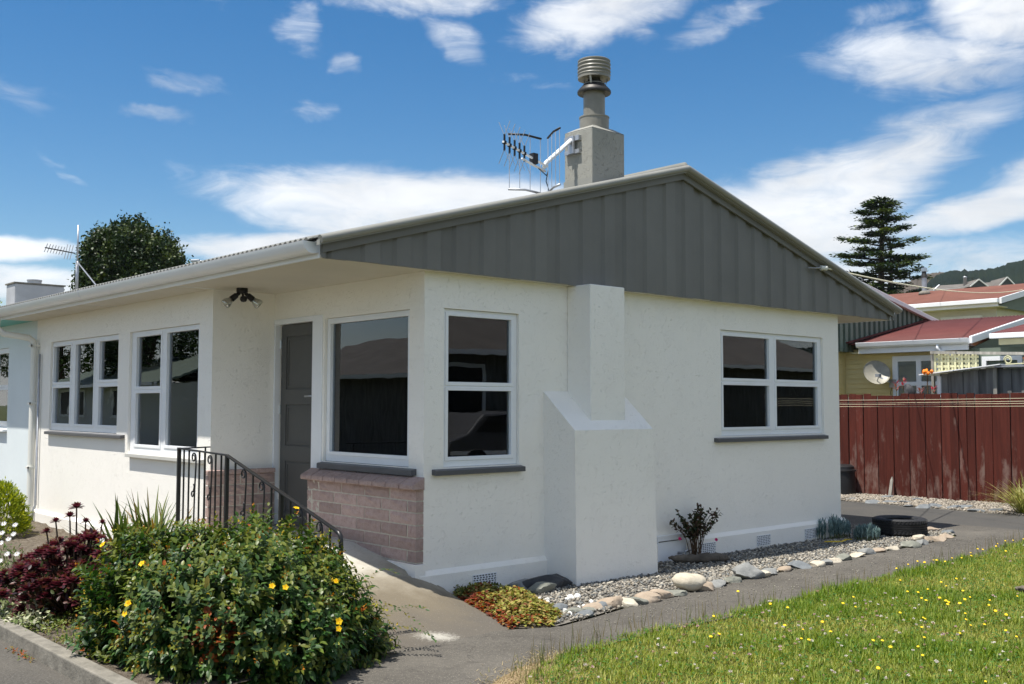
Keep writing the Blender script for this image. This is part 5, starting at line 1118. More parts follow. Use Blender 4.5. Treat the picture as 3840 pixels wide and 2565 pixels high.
# purple rosette succulent
ae = thing('purple_succulent', 'dark purple branching succulent with rosettes in the flower bed', 'plant', (-2.35, 1.15, -.18)); ros = []
for k in range(120):
    a = RNG.uniform(0, 6.28); q = RNG.uniform(0, 1)**.5*.62; ros.append((-2.32+math.cos(a)*q*.95, 1.2+math.sin(a)*q, .33 - q*q*.95 + RNG.uniform(-.08, .05), RNG.uniform(.07, .115)))
ros += [(-2.25, 1.45, .56, .085), (-2.31, 1.42, .50, .07), (-2.42, 1.4, .47, .06), (-2.16, 1.5, .44, .06), (-2.55, 1.2, .42, .06), (-2.05, 1.45, .43, .05)]
sm_ = MB()
for (x, y, z, s) in ros:
    n = 26; k = np.arange(n); a = k*2.4; t_ = k/n; D = np.stack([np.cos(a)*(.35+t_), np.sin(a)*(.35+t_), 1.1-1.15*t_], 1); tilt = np.array([(x+2.3)*.7, (y-1.2)*.7-.25, 0])
    D = D + tilt*.5; pp = np.tile(np.array([x, y, z]), (n, 1)) - np.array([0, 0, .015])*t_[:, None]
    col = np.array([(.060, .013, .018)])*(1+1.2*RNG.random((n, 1))) + np.where(t_[:, None] < .25, np.array([[.02, .035, .0]]), 0); v, f, c = scatter(LEAF, LEAF_F, pp, D, np.stack([-D[:, 0], -D[:, 1], np.ones(n)*.9], 1), s*(.45+.5*t_), s*(.38+.25*t_), col, .25)
    mk('rosette', np_mesh('rosette', v, f, 'leaf', c, True), None, ae)
    sm_.tube([(-2.35+(x+2.35)*.25, 1.12+(y-1.15)*.25, -.19), (-2.35+(x+2.35)*.75, 1.15+(y-1.15)*.7, z*.45-.08), (x, y, z-.01)], [.014, .009, .006], 5)
mk('stems', sm_, 'stem_brown', ae, smooth=True)
n = 1600; pp = np.array([-2.33, 1.15, .03]) + RNG.normal(size=(n, 3))*np.array([.27, .27, .11]); v, f, c = scatter(LEAF, LEAF_F, pp, sph(n), sph(n)+[0, 0, 1], .05, .026, pick([(.03, .009, .013), (.06, .02, .015), (.04, .05, .012), (.10, .03, .02)], n), .3); kind(mk('lower_leaves', np_mesh('lower_leaves', v, f, 'leaf', c), None, ae), 'stuff')

# strappy plants by the wall: one object per blade
def strap_plant(name, label, at, n, L0, L1, pal, width=.028, lean=.7, cat='plant', parts=True, droop=.55, seed=1):
    r = random.Random(seed); p = thing(name, label, cat, at); Vs, Fs, Cs, off = [], [], [], 0
    for k in range(n):
        a = r.uniform(0, 6.283); L = r.uniform(L0, L1); le = r.uniform(.08, lean); bx = Vector((at[0]+r.uniform(-.08, .08), at[1]+r.uniform(-.08, .08), at[2]-.01)); seg = 6; V = []; w = width*r.uniform(.7, 1.2); dr = r.uniform(.2, 1)*droop
        dx = Vector((math.cos(a), math.sin(a), 0)); sd_ = Vector((-dx.y, dx.x, 0))
        for q in range(seg+1):
            t = q/seg; ce = bx + dx*(L*le*t + L*dr*.35*t*t) + Vector((0, 0, L*(t*(1-le*.35) - dr*.55*t*t*t))); ww = w*(.75 + .5*t - 1.2*t*t) if q < seg else .001
            V += [tuple(ce + sd_*ww/2 + Vector((0, 0, ww*.15))), tuple(ce - sd_*ww/2 + Vector((0, 0, ww*.15)))]
        F = [(2*q, 2*q+1, 2*q+3, 2*q+2) for q in range(seg)]; col = np.array(pal[r.randrange(len(pal))])*r.uniform(.75, 1.25)
        if parts: mk('blade', np_mesh('blade', np.array(V), np.array(F), 'leaf', np.tile(col, (len(V), 1)), True), None, p)
        else: Vs.append(np.array(V)); Fs.append(np.array(F)+off); Cs.append(np.tile(col, (len(V), 1))); off += len(V)
    if not parts: kind(mk('blades', np_mesh('blades', np.concatenate(Vs), np.concatenate(Fs), 'leaf', np.concatenate(Cs), True), None, p), 'stuff')
    return p
GP = [(.05, .085, .015), (.08, .12, .022), (.12, .14, .03), (.035, .06, .012), (.20, .17, .05)]
strap_plant('strap_leaf_plant', 'strappy green lily clump between the purple succulent and the wall', (-1.62, 2.1, -.17), 90, .55, .88, GP, .055, .75, seed=3)
strap_plant('strap_leaf_plant', 'upright strappy clump beside the corner post of the rail', (-1.40, 2.05, -.17), 44, .6, .95, GP + [(.22, .13, .03)], .042, .45, seed=5)
strap_plant('strap_leaf_plant', 'dark strappy clump behind the scrolled rail', (-1.02, 2.75, -.17), 34, .6, .95, GP + [(.25, .14, .03)], .03, .45, seed=8)
strap_plant('ornamental_grass', 'golden green ornamental grass clump at the end of the gravel', (10.62, -.42, G), 280, .55, .8, [(.22, .24, .05), (.33, .31, .09), (.14, .17, .03), (.40, .36, .14)], .014, .95, parts=False, droop=1.0, seed=9)
# golden conifer against the far wall
gc = thing('golden_conifer', 'rounded golden conifer shrub against the far wall', 'shrub', (-1.5, 6.4, -.18)); d = sph(900); d[:, 2] = np.abs(d[:, 2]); P = np.array([-1.5, 6.4, -.15]) + d*np.array([.42, .42, .60])*RNG.uniform(.8, 1.03, (900, 1)); n_ = 14; n = 900*n_
pos = np.repeat(P, n_, 0) + RNG.normal(size=(n, 3))*.02; D = np.repeat(d, n_, 0) + RNG.normal(size=(n, 3))*.5 + [0, 0, .5]; v, f, c = scatter(QUADL, QUADL_F, pos, D, sph(n), .045, .014, pick([(.30, .34, .02), (.40, .42, .03), (.20, .26, .02), (.12, .17, .02)], n)); kind(mk('foliage', np_mesh('foliage', v, f, 'leaf_dull', c), None, gc), 'stuff'); mk('stem', MB().tube([(-1.5, 6.4, -.2), (-1.5, 6.4, .2)], .02, 6), 'stem_brown', gc)
# white daisies
dz = thing('daisy_plant', 'low green plant with white daisies at the edge of the bed', 'plant', (-2.72, 2.3, -.18)); n = 2600; th_ = RNG.uniform(0, 6.28, n); q = RNG.uniform(0, 1, n)**.5; pos = np.stack([-2.68+.42*q*np.cos(th_), 2.3+.9*q*np.sin(th_), -.17 + RNG.uniform(0, 1, n)*(.42*(1-q*q)+.08)], 1)
v, f, c = scatter(LEAF, LEAF_F, pos, sph(n)+[0, 0, .5], sph(n)*.6+[0, 0, 1], .045, .013, pick([(.06, .12, .02), (.09, .15, .03), (.05, .09, .02), (.16, .17, .05)], n), .2); kind(mk('foliage', np_mesh('foliage', v, f, 'leaf', c), None, dz), 'stuff')
for k, (x, y, z) in enumerate([(-2.60, 2.05, .40), (-2.53, 2.0, .39), (-2.64, 1.95, .34), (-2.57, 1.9, .33), (-2.62, 1.85, .30), (-2.66, 1.9, .27), (-2.70, 1.6, .22), (-2.6, 1.7, .20), (-2.72, 1.7, .16), (-2.2, 1.05, .33)]): petal_flower(dz, 'daisy', (x, y, z), (-.5, -.6, .7), .026, (.85, .85, .86), 11, (.5, .35, .05), .28)
for (x, y, z) in ((-2.56, 1.55, .13), (-2.66, 1.5, .12)): petal_flower(dz, 'mauve_flower', (x, y, z), (-.5, -.7, .5), .026, (.42, .22, .5), 9, (.3, .2, .3), .3)
vg = thing('variegated_plant', 'pale cream-leaved ground cover spilling on the timber edging', 'plant', (-2.82, 1.1, -.16)); n = 2400; pos = np.array([-2.80, 1.12, -.135]) + RNG.normal(size=(n, 3))*np.array([.07, .22, .025]); v, f, c = scatter(LEAF, LEAF_F, pos, sph(n), sph(n)*.5+[0, 0, 1], .034, .022, pick([(.45, .46, .30), (.30, .34, .16), (.55, .54, .40), (.14, .19, .06)], n), .15); kind(mk('foliage', np_mesh('foliage', v, f, 'leaf_dull', c), None, vg), 'stuff')
# weeds in the bed
n = 900; cen = np.array([(-2.72, .55), (-2.6, .75), (-2.55, .35), (-2.75, .1), (-2.5, .95), (-2.35, .7)])[RNG.integers(0, 6, n)]; pos = np.concatenate([cen + RNG.normal(size=(n, 2))*.07, np.full((n, 1), -.165) + RNG.uniform(0, .025, (n, 1))], 1); v, f, c = scatter(LEAF, LEAF_F, pos, sph(n), sph(n)*.4+[0, 0, 1], .026, .013, pick([(.08, .13, .02), (.14, .18, .03), (.20, .18, .05)], n)); wd_ = kind(mk('bed_weeds', np_mesh('bed_weeds', v, f, 'leaf_dull', c), None), 'stuff'); tag(wd_, 'small green weeds sprouting from the bare soil', 'weeds')
n = 260; e = RNG.uniform(-1.0, 1.3, n); pos = np.stack([-3.0 - np.abs(RNG.normal(size=n))*.035, e, np.full(n, -.222) + RNG.uniform(0, .012, n)], 1); keep = (np.sin(e*9)+np.sin(e*4+1) > .2); pos = pos[keep]; v, f, c = scatter(LEAF, LEAF_F, pos, sph(len(pos)), sph(len(pos))*.4+[0, 0, 1], .024, .014, pick([(.28, .07, .02), (.35, .12, .03), (.10, .13, .03), (.22, .16, .05)], len(pos))); tag(kind(mk('edge_litter', np_mesh('edge_litter', v, f, 'leaf_dull', c), None), 'stuff'), 'fallen red leaves and weeds along the edging', 'leaf litter')

# ground cover right of the ramp
GC = [(.34, .0), (.05, -.35), (-.06, -.85), (-.24, -1.33), (.02, -1.47), (.35, -1.25), (.52, -.95), (.68, -.55), (.62, -.15)]
def inside(x, y, poly):
    r_ = np.zeros(len(x), bool); j = len(poly)-1
    for i in range(len(poly)):
        xi, yi = poly[i]; xj, yj = poly[j]; c_ = ((yi > y) != (yj > y)) & (x < (xj-xi)*(y-yi)/(yj-yi+1e-12)+xi); r_ ^= c_; j = i
    return r_
def edge_dist(x, y, poly):
    d_ = np.full(len(x), 9.)
    for (ax, ay), (bx, by) in zip(poly, poly[1:]+poly[:1]):
        t = np.clip(((x-ax)*(bx-ax)+(y-ay)*(by-ay))/((bx-ax)**2+(by-ay)**2), 0, 1); d_ = np.minimum(d_, np.hypot(x-ax-t*(bx-ax), y-ay-t*(by-ay)))
    return d_
n = 9000; x, y = RNG.uniform(-.3, .75, n), RNG.uniform(-1.5, .05, n); ok = inside(x, y, GC); x, y = x[ok], y[ok]; ed = edge_dist(x, y, GC); hgt = .13*np.clip(ed/.22, 0, 1)**.6*(.75+.25*np.sin(x*14)*np.cos(y*11)); hf = RNG.uniform(.35, 1, len(x)); pos = np.stack([x, y, G + .01 + hgt*hf], 1)
wr = np.clip((x - (-.24 + (y+1.33)*.42))/.16, 0, 1); redm = (RNG.random(len(x)) < (.75*(1-wr) + .10)); C = np.where(redm[:, None], pick([(.18, .035, .015), (.26, .07, .02), (.12, .03, .015)], len(x)), pick([(.20, .20, .035), (.28, .27, .06), (.13, .14, .03), (.33, .24, .08)], len(x)))
gcv = thing('ground_cover', 'low yellow-green and red ground cover beside the ramp', 'ground cover', (.3, -.7, G)); v, f, c = scatter(LEAF, LEAF_F, pos, sph(len(x))*[1, 1, .4], sph(len(x))*.5+[0, 0, 1], .034, .026, C, .2); kind(mk('foliage', np_mesh('foliage', v, f, 'leaf_dull', c), None, gcv), 'stuff')
n = 1600; x, y = RNG.uniform(.1, .7, n), RNG.uniform(-.45, .02, n); ok = inside(x, y, GC); pos = np.stack([x[ok], y[ok], G + RNG.uniform(.01, .075, ok.sum())], 1); v, f, c = scatter(LEAF, LEAF_F, pos, sph(len(pos)), sph(len(pos))*.5+[0, 0, 1], .03, .022, pick([(.11, .13, .03), (.16, .16, .04), (.08, .10, .025)], len(pos)), .2); kind(mk('shade_tinted_foliage', np_mesh('shade_tinted_foliage', v, f, 'leaf_dull', c), None, gcv), 'stuff')  # darker leaf colours next to the wall, its shade painted into the tint
mk('soil_mound', MB().quad(*[(x, y, G+.004) for x, y in GC]), 'soil', gcv)

# ------------------------------------------------------------------ stones
SD = {'w': ('stone_white', 'small white pebble in the gravel', .035, .8), 'blue': ('stone_blue', 'blue-grey rounded stone in the gravel edging', .11, .55), 'olive': ('stone_green', 'smooth olive stone near the ground cover', .09, .55), 'tan': ('stone_tan', 'tan stone in the edging of the gravel', .13, .45), 'pink': ('stone_tan', 'pinkish rounded stone in the gravel edging', .14, .6), 'cream': ('stone_cream', 'cream stone in the gravel edging', .11, .55), 'green': ('stone_green', 'green-grey stone in the gravel edging', .14, .5), 'grey': ('stone_grey', 'dark grey stone in the gravel edging', .14, .5), 'flat': ('stone_blue', 'flat slate stone in the strip below the red fence', .17, .22)}
ST = [(.5, -1.22, 'olive'), (.62, -1.26, 'olive'), (.42, -1.26, 'w'), (.5, -1.33, 'blue'), (.66, -1.12, 'w'), (.7, -1.15, 'w'), (.5, -.98, 'w'), (.47, -1.16, 'w'), (.65, -.67, 'w'), (.61, -.73, 'w'), (.71, -.72, 'w'), (.62, -.81, 'w'), (.81, -.84, 'w'), (.9, -.79, 'w'), (.96, -.81, 'w'), (.88, -1.04, 'w'), (.82, -1.23, 'blue'), (.94, -1.12, 'w'), (.73, -1.21, 'tan'), (.93, -1.23, 'pink'), (1.02, -1.27, 'cream'), (1.14, -1.25, 'green'), (1.27, -1.26, 'tan'), (1.46, -1.25, 'pink'), (1.66, -1.23, 'green'), (1.91, -1.19, 'BIG'), (2.04, -1.26, 'tan'), (2.28, -1.20, 'grey'), (2.56, -1.19, 'green'), (2.85, -1.13, 'VEIN'), (2.98, -1.18, 'cream'), (3.14, -1.16, 'grey'), (3.44, -1.11, 'tan'), (3.72, -1.10, 'blue'), (3.92, -1.15, 'cream'), (4.08, -1.15, 'grey'), (4.3, -1.13, 'cream'), (4.53, -1.11, 'green'), (4.82, -1.08, 'cream'), (5.07, -1.05, 'grey'), (5.30, -1.04, 'tan'), (5.57, -1.06, 'cream'), (5.95, -1.07, 'green'), (6.27, -1.04, 'grey'), (6.62, -.84, 'cream'), (6.68, -1.0, 'tan'), (7.0, -.95, 'tan'), (7.54, -.52, 'tan'), (7.53, -.74, 'blue'), (.5, -1.06, 'blue'),
 (10.89, 2.5, 'flat'), (10.59, 1.97, 'flat'), (10.79, 1.8, 'flat'), (10.94, 1.6, 'flat'), (10.45, 1.29, 'flat'), (11.56, 1.72, 'flat'), (10.42, 1.02, 'flat'), (10.71, .96, 'flat'), (10.63, .69, 'flat'), (10.87, .62, 'flat'), (10.45, .2, 'flat'), (10.74, .06, 'flat'), (11.6, 2.3, 'flat'), (10.5, 2.7, 'flat')]
WORD = {'blue': 'blue-grey', 'olive': 'olive', 'tan': 'tan', 'pink': 'pinkish', 'cream': 'cream', 'green': 'green-grey', 'grey': 'dark grey', 'BIG': 'largest cream', 'VEIN': 'white-veined'}
EDG = [q for q in ST if q[2] not in ('w', 'flat')]
def edge_label(x, y, t_):
    i = EDG.index((x, y, t_)); a_ = WORD[EDG[i-1][2]] if i else 'end'; b_ = WORD[EDG[(i+1) % len(EDG)][2]]
    return f'{WORD[t_]} edging stone between the {a_} and the {b_} one'
for k, (x, y, t_) in enumerate(ST):
    if t_ == 'BIG': o = mk('edging_stone', rock_mesh('edging_stone', .15, .11, .085, 903, .05, 3, .72), 'stone_cream', at=(x, y, G+.075)); o.rotation_euler.z = -.5; tag(o, 'largest pale cream boulder sitting on the gravel edging', 'stone'); continue
    if t_ == 'VEIN': o = mk('edging_stone', rock_mesh('edging_stone', .17, .11, .085, 901, .08, 3, .6), 'stone_grey', at=(x, y, G+.05)); o.rotation_euler.z = -.3; tag(o, 'white-veined grey boulder in the gravel edging', 'stone'); continue
    mt, lab, s, zf = SD[t_]; s2 = s*random.uniform(.68, 1.08); zf = zf*(.85 if t_ != 'w' else 1); o = mk('pebble' if t_ == 'w' else 'edging_stone', rock_mesh('edging_stone', s2*1.05, s2*random.uniform(.65, .85), s2*zf, 100+k, .12, 3 if s > .1 else 2), mt, at=(x, y, G + s2*zf*random.uniform(.12, .42)))
    o.rotation_euler = (random.uniform(-.15, .15), random.uniform(-.15, .15), random.uniform(-.8, .3) if t_ != 'w' else random.uniform(0, 6)); tag(o, lab if t_ in ('w', 'flat') else edge_label(x, y, t_), 'stone', 'stones of the fence strip' if t_ == 'flat' else ('white pebbles in the gravel' if t_ == 'w' else t_ + ' stones edging the gravel'))
for (x, y, sx, sy, sz, mt, lab) in ((1.10, -.32, .30, .14, .09, 'stone_dark', 'long black boulder at the foot of the chimney breast'), (.92, -.44, .14, .10, .06, 'stone_green', 'brown-grey boulder in front of the black one'), (.86, -.24, .13, .09, .07, 'stone_grey', 'grey boulder between the vent and the black boulder'), (-.07, -1.17, .05, .035, .03, 'stone_white', 'white stone among the red ground cover')):
    o = mk('boulder', rock_mesh('boulder', sx, sy, sz, int(x*100), .08, 3), mt, at=(x, y, G+sz*.5)); o.rotation_euler.z = -.25; tag(o, lab, 'stone')
# loose gravel
PEB = np.array([(1, 0, 0), (-1, 0, .1), (0, 1, 0), (.1, -1, 0), (0, 0, .8), (.1, 0, -.8), (.6, .6, .4), (-.6, -.5, .45)]); PEB_F = np.array([(0, 6, 4), (6, 2, 4), (2, 1, 4), (1, 7, 4), (7, 3, 4), (3, 0, 4), (2, 6, 0), (1, 3, 7), (0, 5, 2), (2, 5, 1), (1, 5, 3), (3, 5, 0)])
def gravel(name, label, poly, n, box, smin, smax, z, pal):
    x, y = RNG.uniform(box[0], box[1], n), RNG.uniform(box[2], box[3], n); ok = inside(x, y, poly); x, y = x[ok], y[ok]; n = len(x); s = RNG.uniform(smin, smax, n); D = sph(n); D[:, 2] *= .3; zz_ = z + .005*np.sin(x*3)*np.cos(y*5) + s*.4
    v, f, c = scatter(PEB, PEB_F, np.stack([x, y, zz_], 1), D, sph(n)*.4+[0, 0, 1], s, s*RNG.uniform(.5, .9, n), pick(pal, n), .25); tag(kind(mk(name, np_mesh(name, v, f, 'stone_col', c), None), 'stuff'), label, 'gravel')
GPAL = [(.25, .23, .195), (.18, .17, .15), (.33, .30, .25), (.12, .115, .105), (.38, .35, .29), (.22, .195, .155), (.165, .17, .165)]
gpoly = [(.4, -.02), (.1, -1.42)] + [(x, y+.01) for x, y in STONE_EDGE[2:]] + [(6.4, 6), (6.36, -.02)]
gravel('gravel', 'grey and cream gravel at the foot of the gable wall', gpoly, 30000, (.1, 7.8, -1.5, 1.5), .010, .023, -.218, GPAL)
gravel('fence_strip_gravel', 'pale gravel strip along the foot of the red fence', [(10.5, -3), (12, -3), (12, 4), (10.52, 4), (10.52, 1.8), (10.36, 0)], 9000, (10.3, 12, -2, 3.5), .014, .03, -.222, [(.30, .265, .215), (.24, .205, .16), (.36, .32, .265), (.16, .145, .125)])
n = 900; x, y = RNG.uniform(.3, 7.6, n), RNG.uniform(-1.75, -1.1, n); k_ = RNG.random(n) < .5; v, f, c = scatter(PEB, PEB_F, np.stack([x, y, np.full(n, G+.003)], 1), sph(n)*[1, 1, .2], np.tile([0, 0, 1.], (n, 1)), .007, .005, pick(GPAL, n), .2); tag(kind(mk('path_grit', np_mesh('path_grit', v, f, 'stone_col', c), None), 'stuff'), 'scattered grit on the path', 'grit')

# ------------------------------------------------------------------ tyre, driftwood, hose
ty = thing('tyre', 'old black car tyre lying flat by the end of the gravel', 'tyre', (6.94, -.43, G)); pr = [(.19, .02), (.21, .0), (.27, .0), (.300, .02)]
for k in range(5): zz_ = .03 + k*.030; pr += [(.314, zz_), (.317, zz_+.020), (.304, zz_+.022), (.304, zz_+.028)]
pr += [(.314, .185), (.300, .197), (.27, .206), (.215, .20), (.19, .18), (.195, .165), (.21, .16), (.255, .15), (.28, .10), (.255, .05), (.21, .045), (.195, .04)]
mm_ = MB(); rings = []; nn = 40
for r_, z in pr:
    rings.append(len(mm_.v))
    for j in range(nn): a = 2*math.pi*j/nn; mm_.v.append((6.94+r_*math.cos(a), -.43+r_*math.sin(a), G+z))
for a, b in zip(rings, rings[1:]+rings[:1]):
    for j in range(nn): mm_.f.append((a+j, a+(j+1) % nn, b+(j+1) % nn, b+j))
mk('tread', mm_, 'tyre_rubber', ty, smooth=True, auto=30)
tk = MB()
for j in range(44):
    a = 2*math.pi*j/44; c_, s_ = math.cos(a), math.sin(a); tk.beam((6.94+.3165*c_, -.43+.3165*s_, G+.03), (6.94+.3165*math.cos(a+.08), -.43+.3165*math.sin(a+.08), G+.06), .018, .006, (c_, s_, 0)).beam((6.94+.3165*c_, -.43+.3165*s_, G+.15), (6.94+.3165*math.cos(a+.08), -.43+.3165*math.sin(a+.08), G+.185), .018, .006, (c_, s_, 0))
kind(mk('shoulder_blocks', tk, 'tyre_rubber', ty), 'stuff')
def log(name, label, pts, rs, at):
    P_ = [Vector(p) for p in pts]; q, rr = [], []
    for (a_, b_), (ra, rb_) in zip(zip(P_, P_[1:]), zip(rs, rs[1:])):
        for k in range(5): q.append(a_.lerp(b_, k/5) + Vector((0, random.uniform(-.006, .006), random.uniform(-.006, .006)))); rr.append((ra+(rb_-ra)*k/5)*random.uniform(.86, 1.1))
    m = MB(); m.tube(q + [P_[-1]], rr + [rs[-1]], 14); o = mk(name, m, 'driftwood', smooth=True, auto=35)
    for v_ in o.data.vertices: v_.co += Vector((random.uniform(-1, 1), random.uniform(-1, 1), random.uniform(-1, 1)))*.005
    tag(o, label, 'driftwood')
log('driftwood', 'grey driftwood log below the rose bush', [(2.93, -.13, -.15), (3.0, -.17, -.165), (3.12, -.22, -.165), (3.25, -.29, -.17), (3.38, -.36, -.165), (3.47, -.41, -.175), (3.50, -.43, -.18)], [.012, .032, .042, .046, .048, .035, .015], None)
log('driftwood', 'short driftwood branch lying on the lawn', [(3.78, -3.12, -.165), (3.84, -3.16, -.17), (3.95, -3.25, -.165), (4.15, -3.38, -.17), (4.4, -3.5, -.18)], [.012, .03, .04, .045, .03], None)
tag(mk('garden_hose', MB().tube([(5.50, -.28, -.20), (5.56, -.36, -.195), (5.66, -.40, -.20), (5.78, -.38, -.195), (5.86, -.32, -.2), (5.95, -.36, -.205)], .011, 6), 'hose_yellow', smooth=True), 'short piece of yellow hose beside the blue succulents', 'hose')

# ------------------------------------------------------------------ plants along the gable
rb = thing('rose_bush', 'twiggy rose bush with few pink blooms against the gable wall', 'bush', (3.38, -.13, G)); P, D, N = [], [], []
for k in range(30):
    a = random.uniform(0, 6.28); sp = random.uniform(.05, .40); hh2 = random.uniform(.42, .60); b = Vector((3.36+random.uniform(-.07, .07), -.12+random.uniform(-.02, .02), G)); sp = random.uniform(-.40, .36); e = b + Vector((sp, -random.uniform(.0, .09), hh2*(1-.45*abs(sp)))); mid = b.lerp(e, .5) + Vector((-(e.x-b.x)*.18, 0, .05))
    mk('cane', MB().tube([b, mid, e], [.005, .004, .002], 5), 'stem_brown', rb)
    for q in range(22): t = random.uniform(.42, 1); p = (b.lerp(mid, t*2) if t < .5 else mid.lerp(e, t*2-1)); P.append(tuple(p)); D.append(tuple(sph(1)[0])); N.append(tuple(sph(1)[0]+[0, 0, .6]))
    if k % 2 == 0: mk('hip', MB().lathe([(.0, -.012), (.010, -.004), (.010, .006), (.0, .016)], tuple(e), 8), 'stem_brown', rb, smooth=True)
v, f, c = scatter(LEAF, LEAF_F, P, D, N, .040, .024, pick([(.02, .035, .012), (.035, .045, .015), (.06, .03, .02)], len(P)), .2); kind(mk('foliage', np_mesh('foliage', v, f, 'leaf', c), None, rb), 'stuff')
for q in ((3.04, -.18, .03), (3.64, -.17, -.03)): petal_flower(rb, 'rose', q, (-.4, -.8, .3), .020, (.55, .03, .16), 8, (.5, .02, .1), .9)
r2_ = thing('small_rose', 'small rose with a red bloom round the far corner', 'plant', (6.72, 1.0, G)); n = 60; pos = np.array([6.74, .98, .02]) + RNG.normal(size=(n, 3))*np.array([.08, .08, .07]); v, f, c = scatter(LEAF, LEAF_F, pos, sph(n), sph(n)+[0, 0, .6], .06, .035, pick([(.03, .07, .02), (.05, .09, .02)], n)); kind(mk('foliage', np_mesh('foliage', v, f, 'leaf', c), None, r2_), 'stuff'); mk('stem', MB().tube([(6.72, 1.0, G), (6.74, .98, .05)], .006, 5), 'stem_green', r2_); petal_flower(r2_, 'rose', (6.74, .88, -.08), (-.5, -.8, .2), .04, (.5, .02, .08), 8, (.4, .02, .05), .9)
def chalk(label, cx, cy, rx, ry, h, n, seed):
    p = thing('blue_succulent', label, 'succulent', (cx, cy, G)); th_ = RNG.uniform(0, 6.28, n); q = RNG.uniform(0, 1, n)**.5; x, y = cx + rx*q*np.cos(th_), cy + ry*q*np.sin(th_); nl = 20; N_ = n*nl; k = np.tile(np.arange(nl), n); zt = G + np.repeat(h*(1-.45*q*q)*RNG.uniform(.75, 1.1, n), nl)*(.22+.78*k/nl); a = k*2.4 + np.repeat(th_, nl); pos = np.stack([np.repeat(x, nl), np.repeat(y, nl), zt], 1); D = np.stack([np.cos(a)*.45, np.sin(a)*.45, np.ones(N_)], 1)
    v, f, c = scatter(LEAF, LEAF_F, pos, D, np.stack([-np.cos(a), -np.sin(a), .4+0*a], 1),   .06, .014, pick([(.17, .25, .25), (.25, .34, .33), (.12, .18, .17)], N_), .15); kind(mk('fingers', np_mesh('fingers', v, f, 'leaf_dull', c), None, p), 'stuff')
    m = MB()
    for i in range(n): m.tube([(x[i], y[i], G), (x[i], y[i], G+h*.5)], .004, 4)
    mk('stems', m, 'stem_green', p)
chalk('large blue-green succulent clump in the shade of the wall', 5.98, -.10, .30, .14, .25, 70, 1); chalk('smaller sunlit blue-green succulent clump beside the tyre', 6.12, -.46, .20, .12, .17, 46, 2)

# ------------------------------------------------------------------ lawn
def lawn_pts(n, margin=.0):
    x = RNG.uniform(-2.2, 8.4, n); y = RNG.uniform(-6.2, -1.6, n); dx, dy = x-EYE.x, y-EYE.y; dep = dx*_fw.x + dy*_fw.y; lat = dx*_r.x + dy*_r.y
    ok = inside(x, y, LAWN_EDGE + [(8.45, -1.75), (8.5, -12), (-2.6, -12)]) & (dep > 5.4) & (lat/dep < .56) & (lat/dep > -.1); return x[ok], y[ok]
x, y = lawn_pts(420000); nxy = np.sin(x*1.7+.5*np.sin(y*2.3))*np.cos(y*1.9+x*.6) + .5*np.sin(x*5.1+y*3.3); dens_ = RNG.random(len(x)) < np.clip(.62+.25*nxy, .25, 1); x, y, nxy = x[dens_], y[dens_], nxy[dens_]
n2 = np.sin(x*9.3+2*np.sin(y*4.1))*np.cos(y*11.7+1.5*np.sin(x*5.3)); n = len(x); ed = edge_dist(x, y, LAWN_EDGE); L = (1+.5*np.clip(n2, -.6, 1))*RNG.uniform(.026, .060, n)*(1 + .5*np.clip(1-ed/.25, 0, 1))*(1+.2*nxy); a = RNG.uniform(0, 6.28, n); le = RNG.uniform(.2, 1.1, n); D = np.stack([np.cos(a)*le, np.sin(a)*le, np.ones(n)], 1); N = np.stack([-np.cos(a), -np.sin(a), le+.2], 1)
dry = np.clip(.55 - .5*nxy - .22*n2 + RNG.normal(size=n)*.28 - .5*np.clip(1-ed/.3, 0, 1), 0, 1)[:, None]; cg = pick([(.12, .205, .020), (.17, .25, .028), (.24, .30, .04), (.08, .15, .016)], n); cdry = pick([(.42, .385, .09), (.48, .43, .14), (.31, .32, .065)], n); C = cg*(1-dry*.75) + cdry*dry*.75
v, f, c = scatter(BLADE, BLADE_F, np.stack([x, y, np.full(n, -.225)], 1), D, N, L, RNG.uniform(.004, .008, n), C, .2); tag(kind(mk('grass', np_mesh('grass', v, f, 'grass', c), None), 'stuff'), 'rough green lawn with dry patches', 'grass')
x, y = lawn_pts(26000); n = len(x); pos = np.stack([x, y, -.205 + RNG.uniform(0, .025, n)], 1); v, f, c = scatter(LEAF, LEAF_F, pos, sph(n)*[1, 1, .2], sph(n)*.35+[0, 0, 1], .022, .018, pick([(.05, .13, .02), (.08, .17, .03)], n), .2); tag(kind(mk('clover_leaves', np_mesh('clover_leaves', v, f, 'grass', c), None), 'stuff'), 'clover leaves low in the lawn', 'clover')
n = 5200; t_ = RNG.random(n); bx = -1.75 + 1.25*t_ + RNG.normal(size=n)*.10; by = -2.78 + .62*t_ + RNG.normal(size=n)*.11; a = RNG.uniform(0, 6.28, n); v, f, c = scatter(BLADE, BLADE_F, np.stack([bx, by, np.full(n, -.213)], 1), np.stack([np.cos(a), np.sin(a), RNG.uniform(.1, .7, n)], 1), np.tile([0, 0, 1.], (n, 1)), RNG.uniform(.02, .045, n), .004, pick([(.38, .30, .17), (.30, .23, .12), (.45, .37, .22), (.2, .19, .07)], n), .2); tag(kind(mk('dry_straw', np_mesh('dry_straw', v, f, 'grass', c), None), 'stuff'), 'dead straw-coloured grass at the corner of the lawn', 'dry grass')
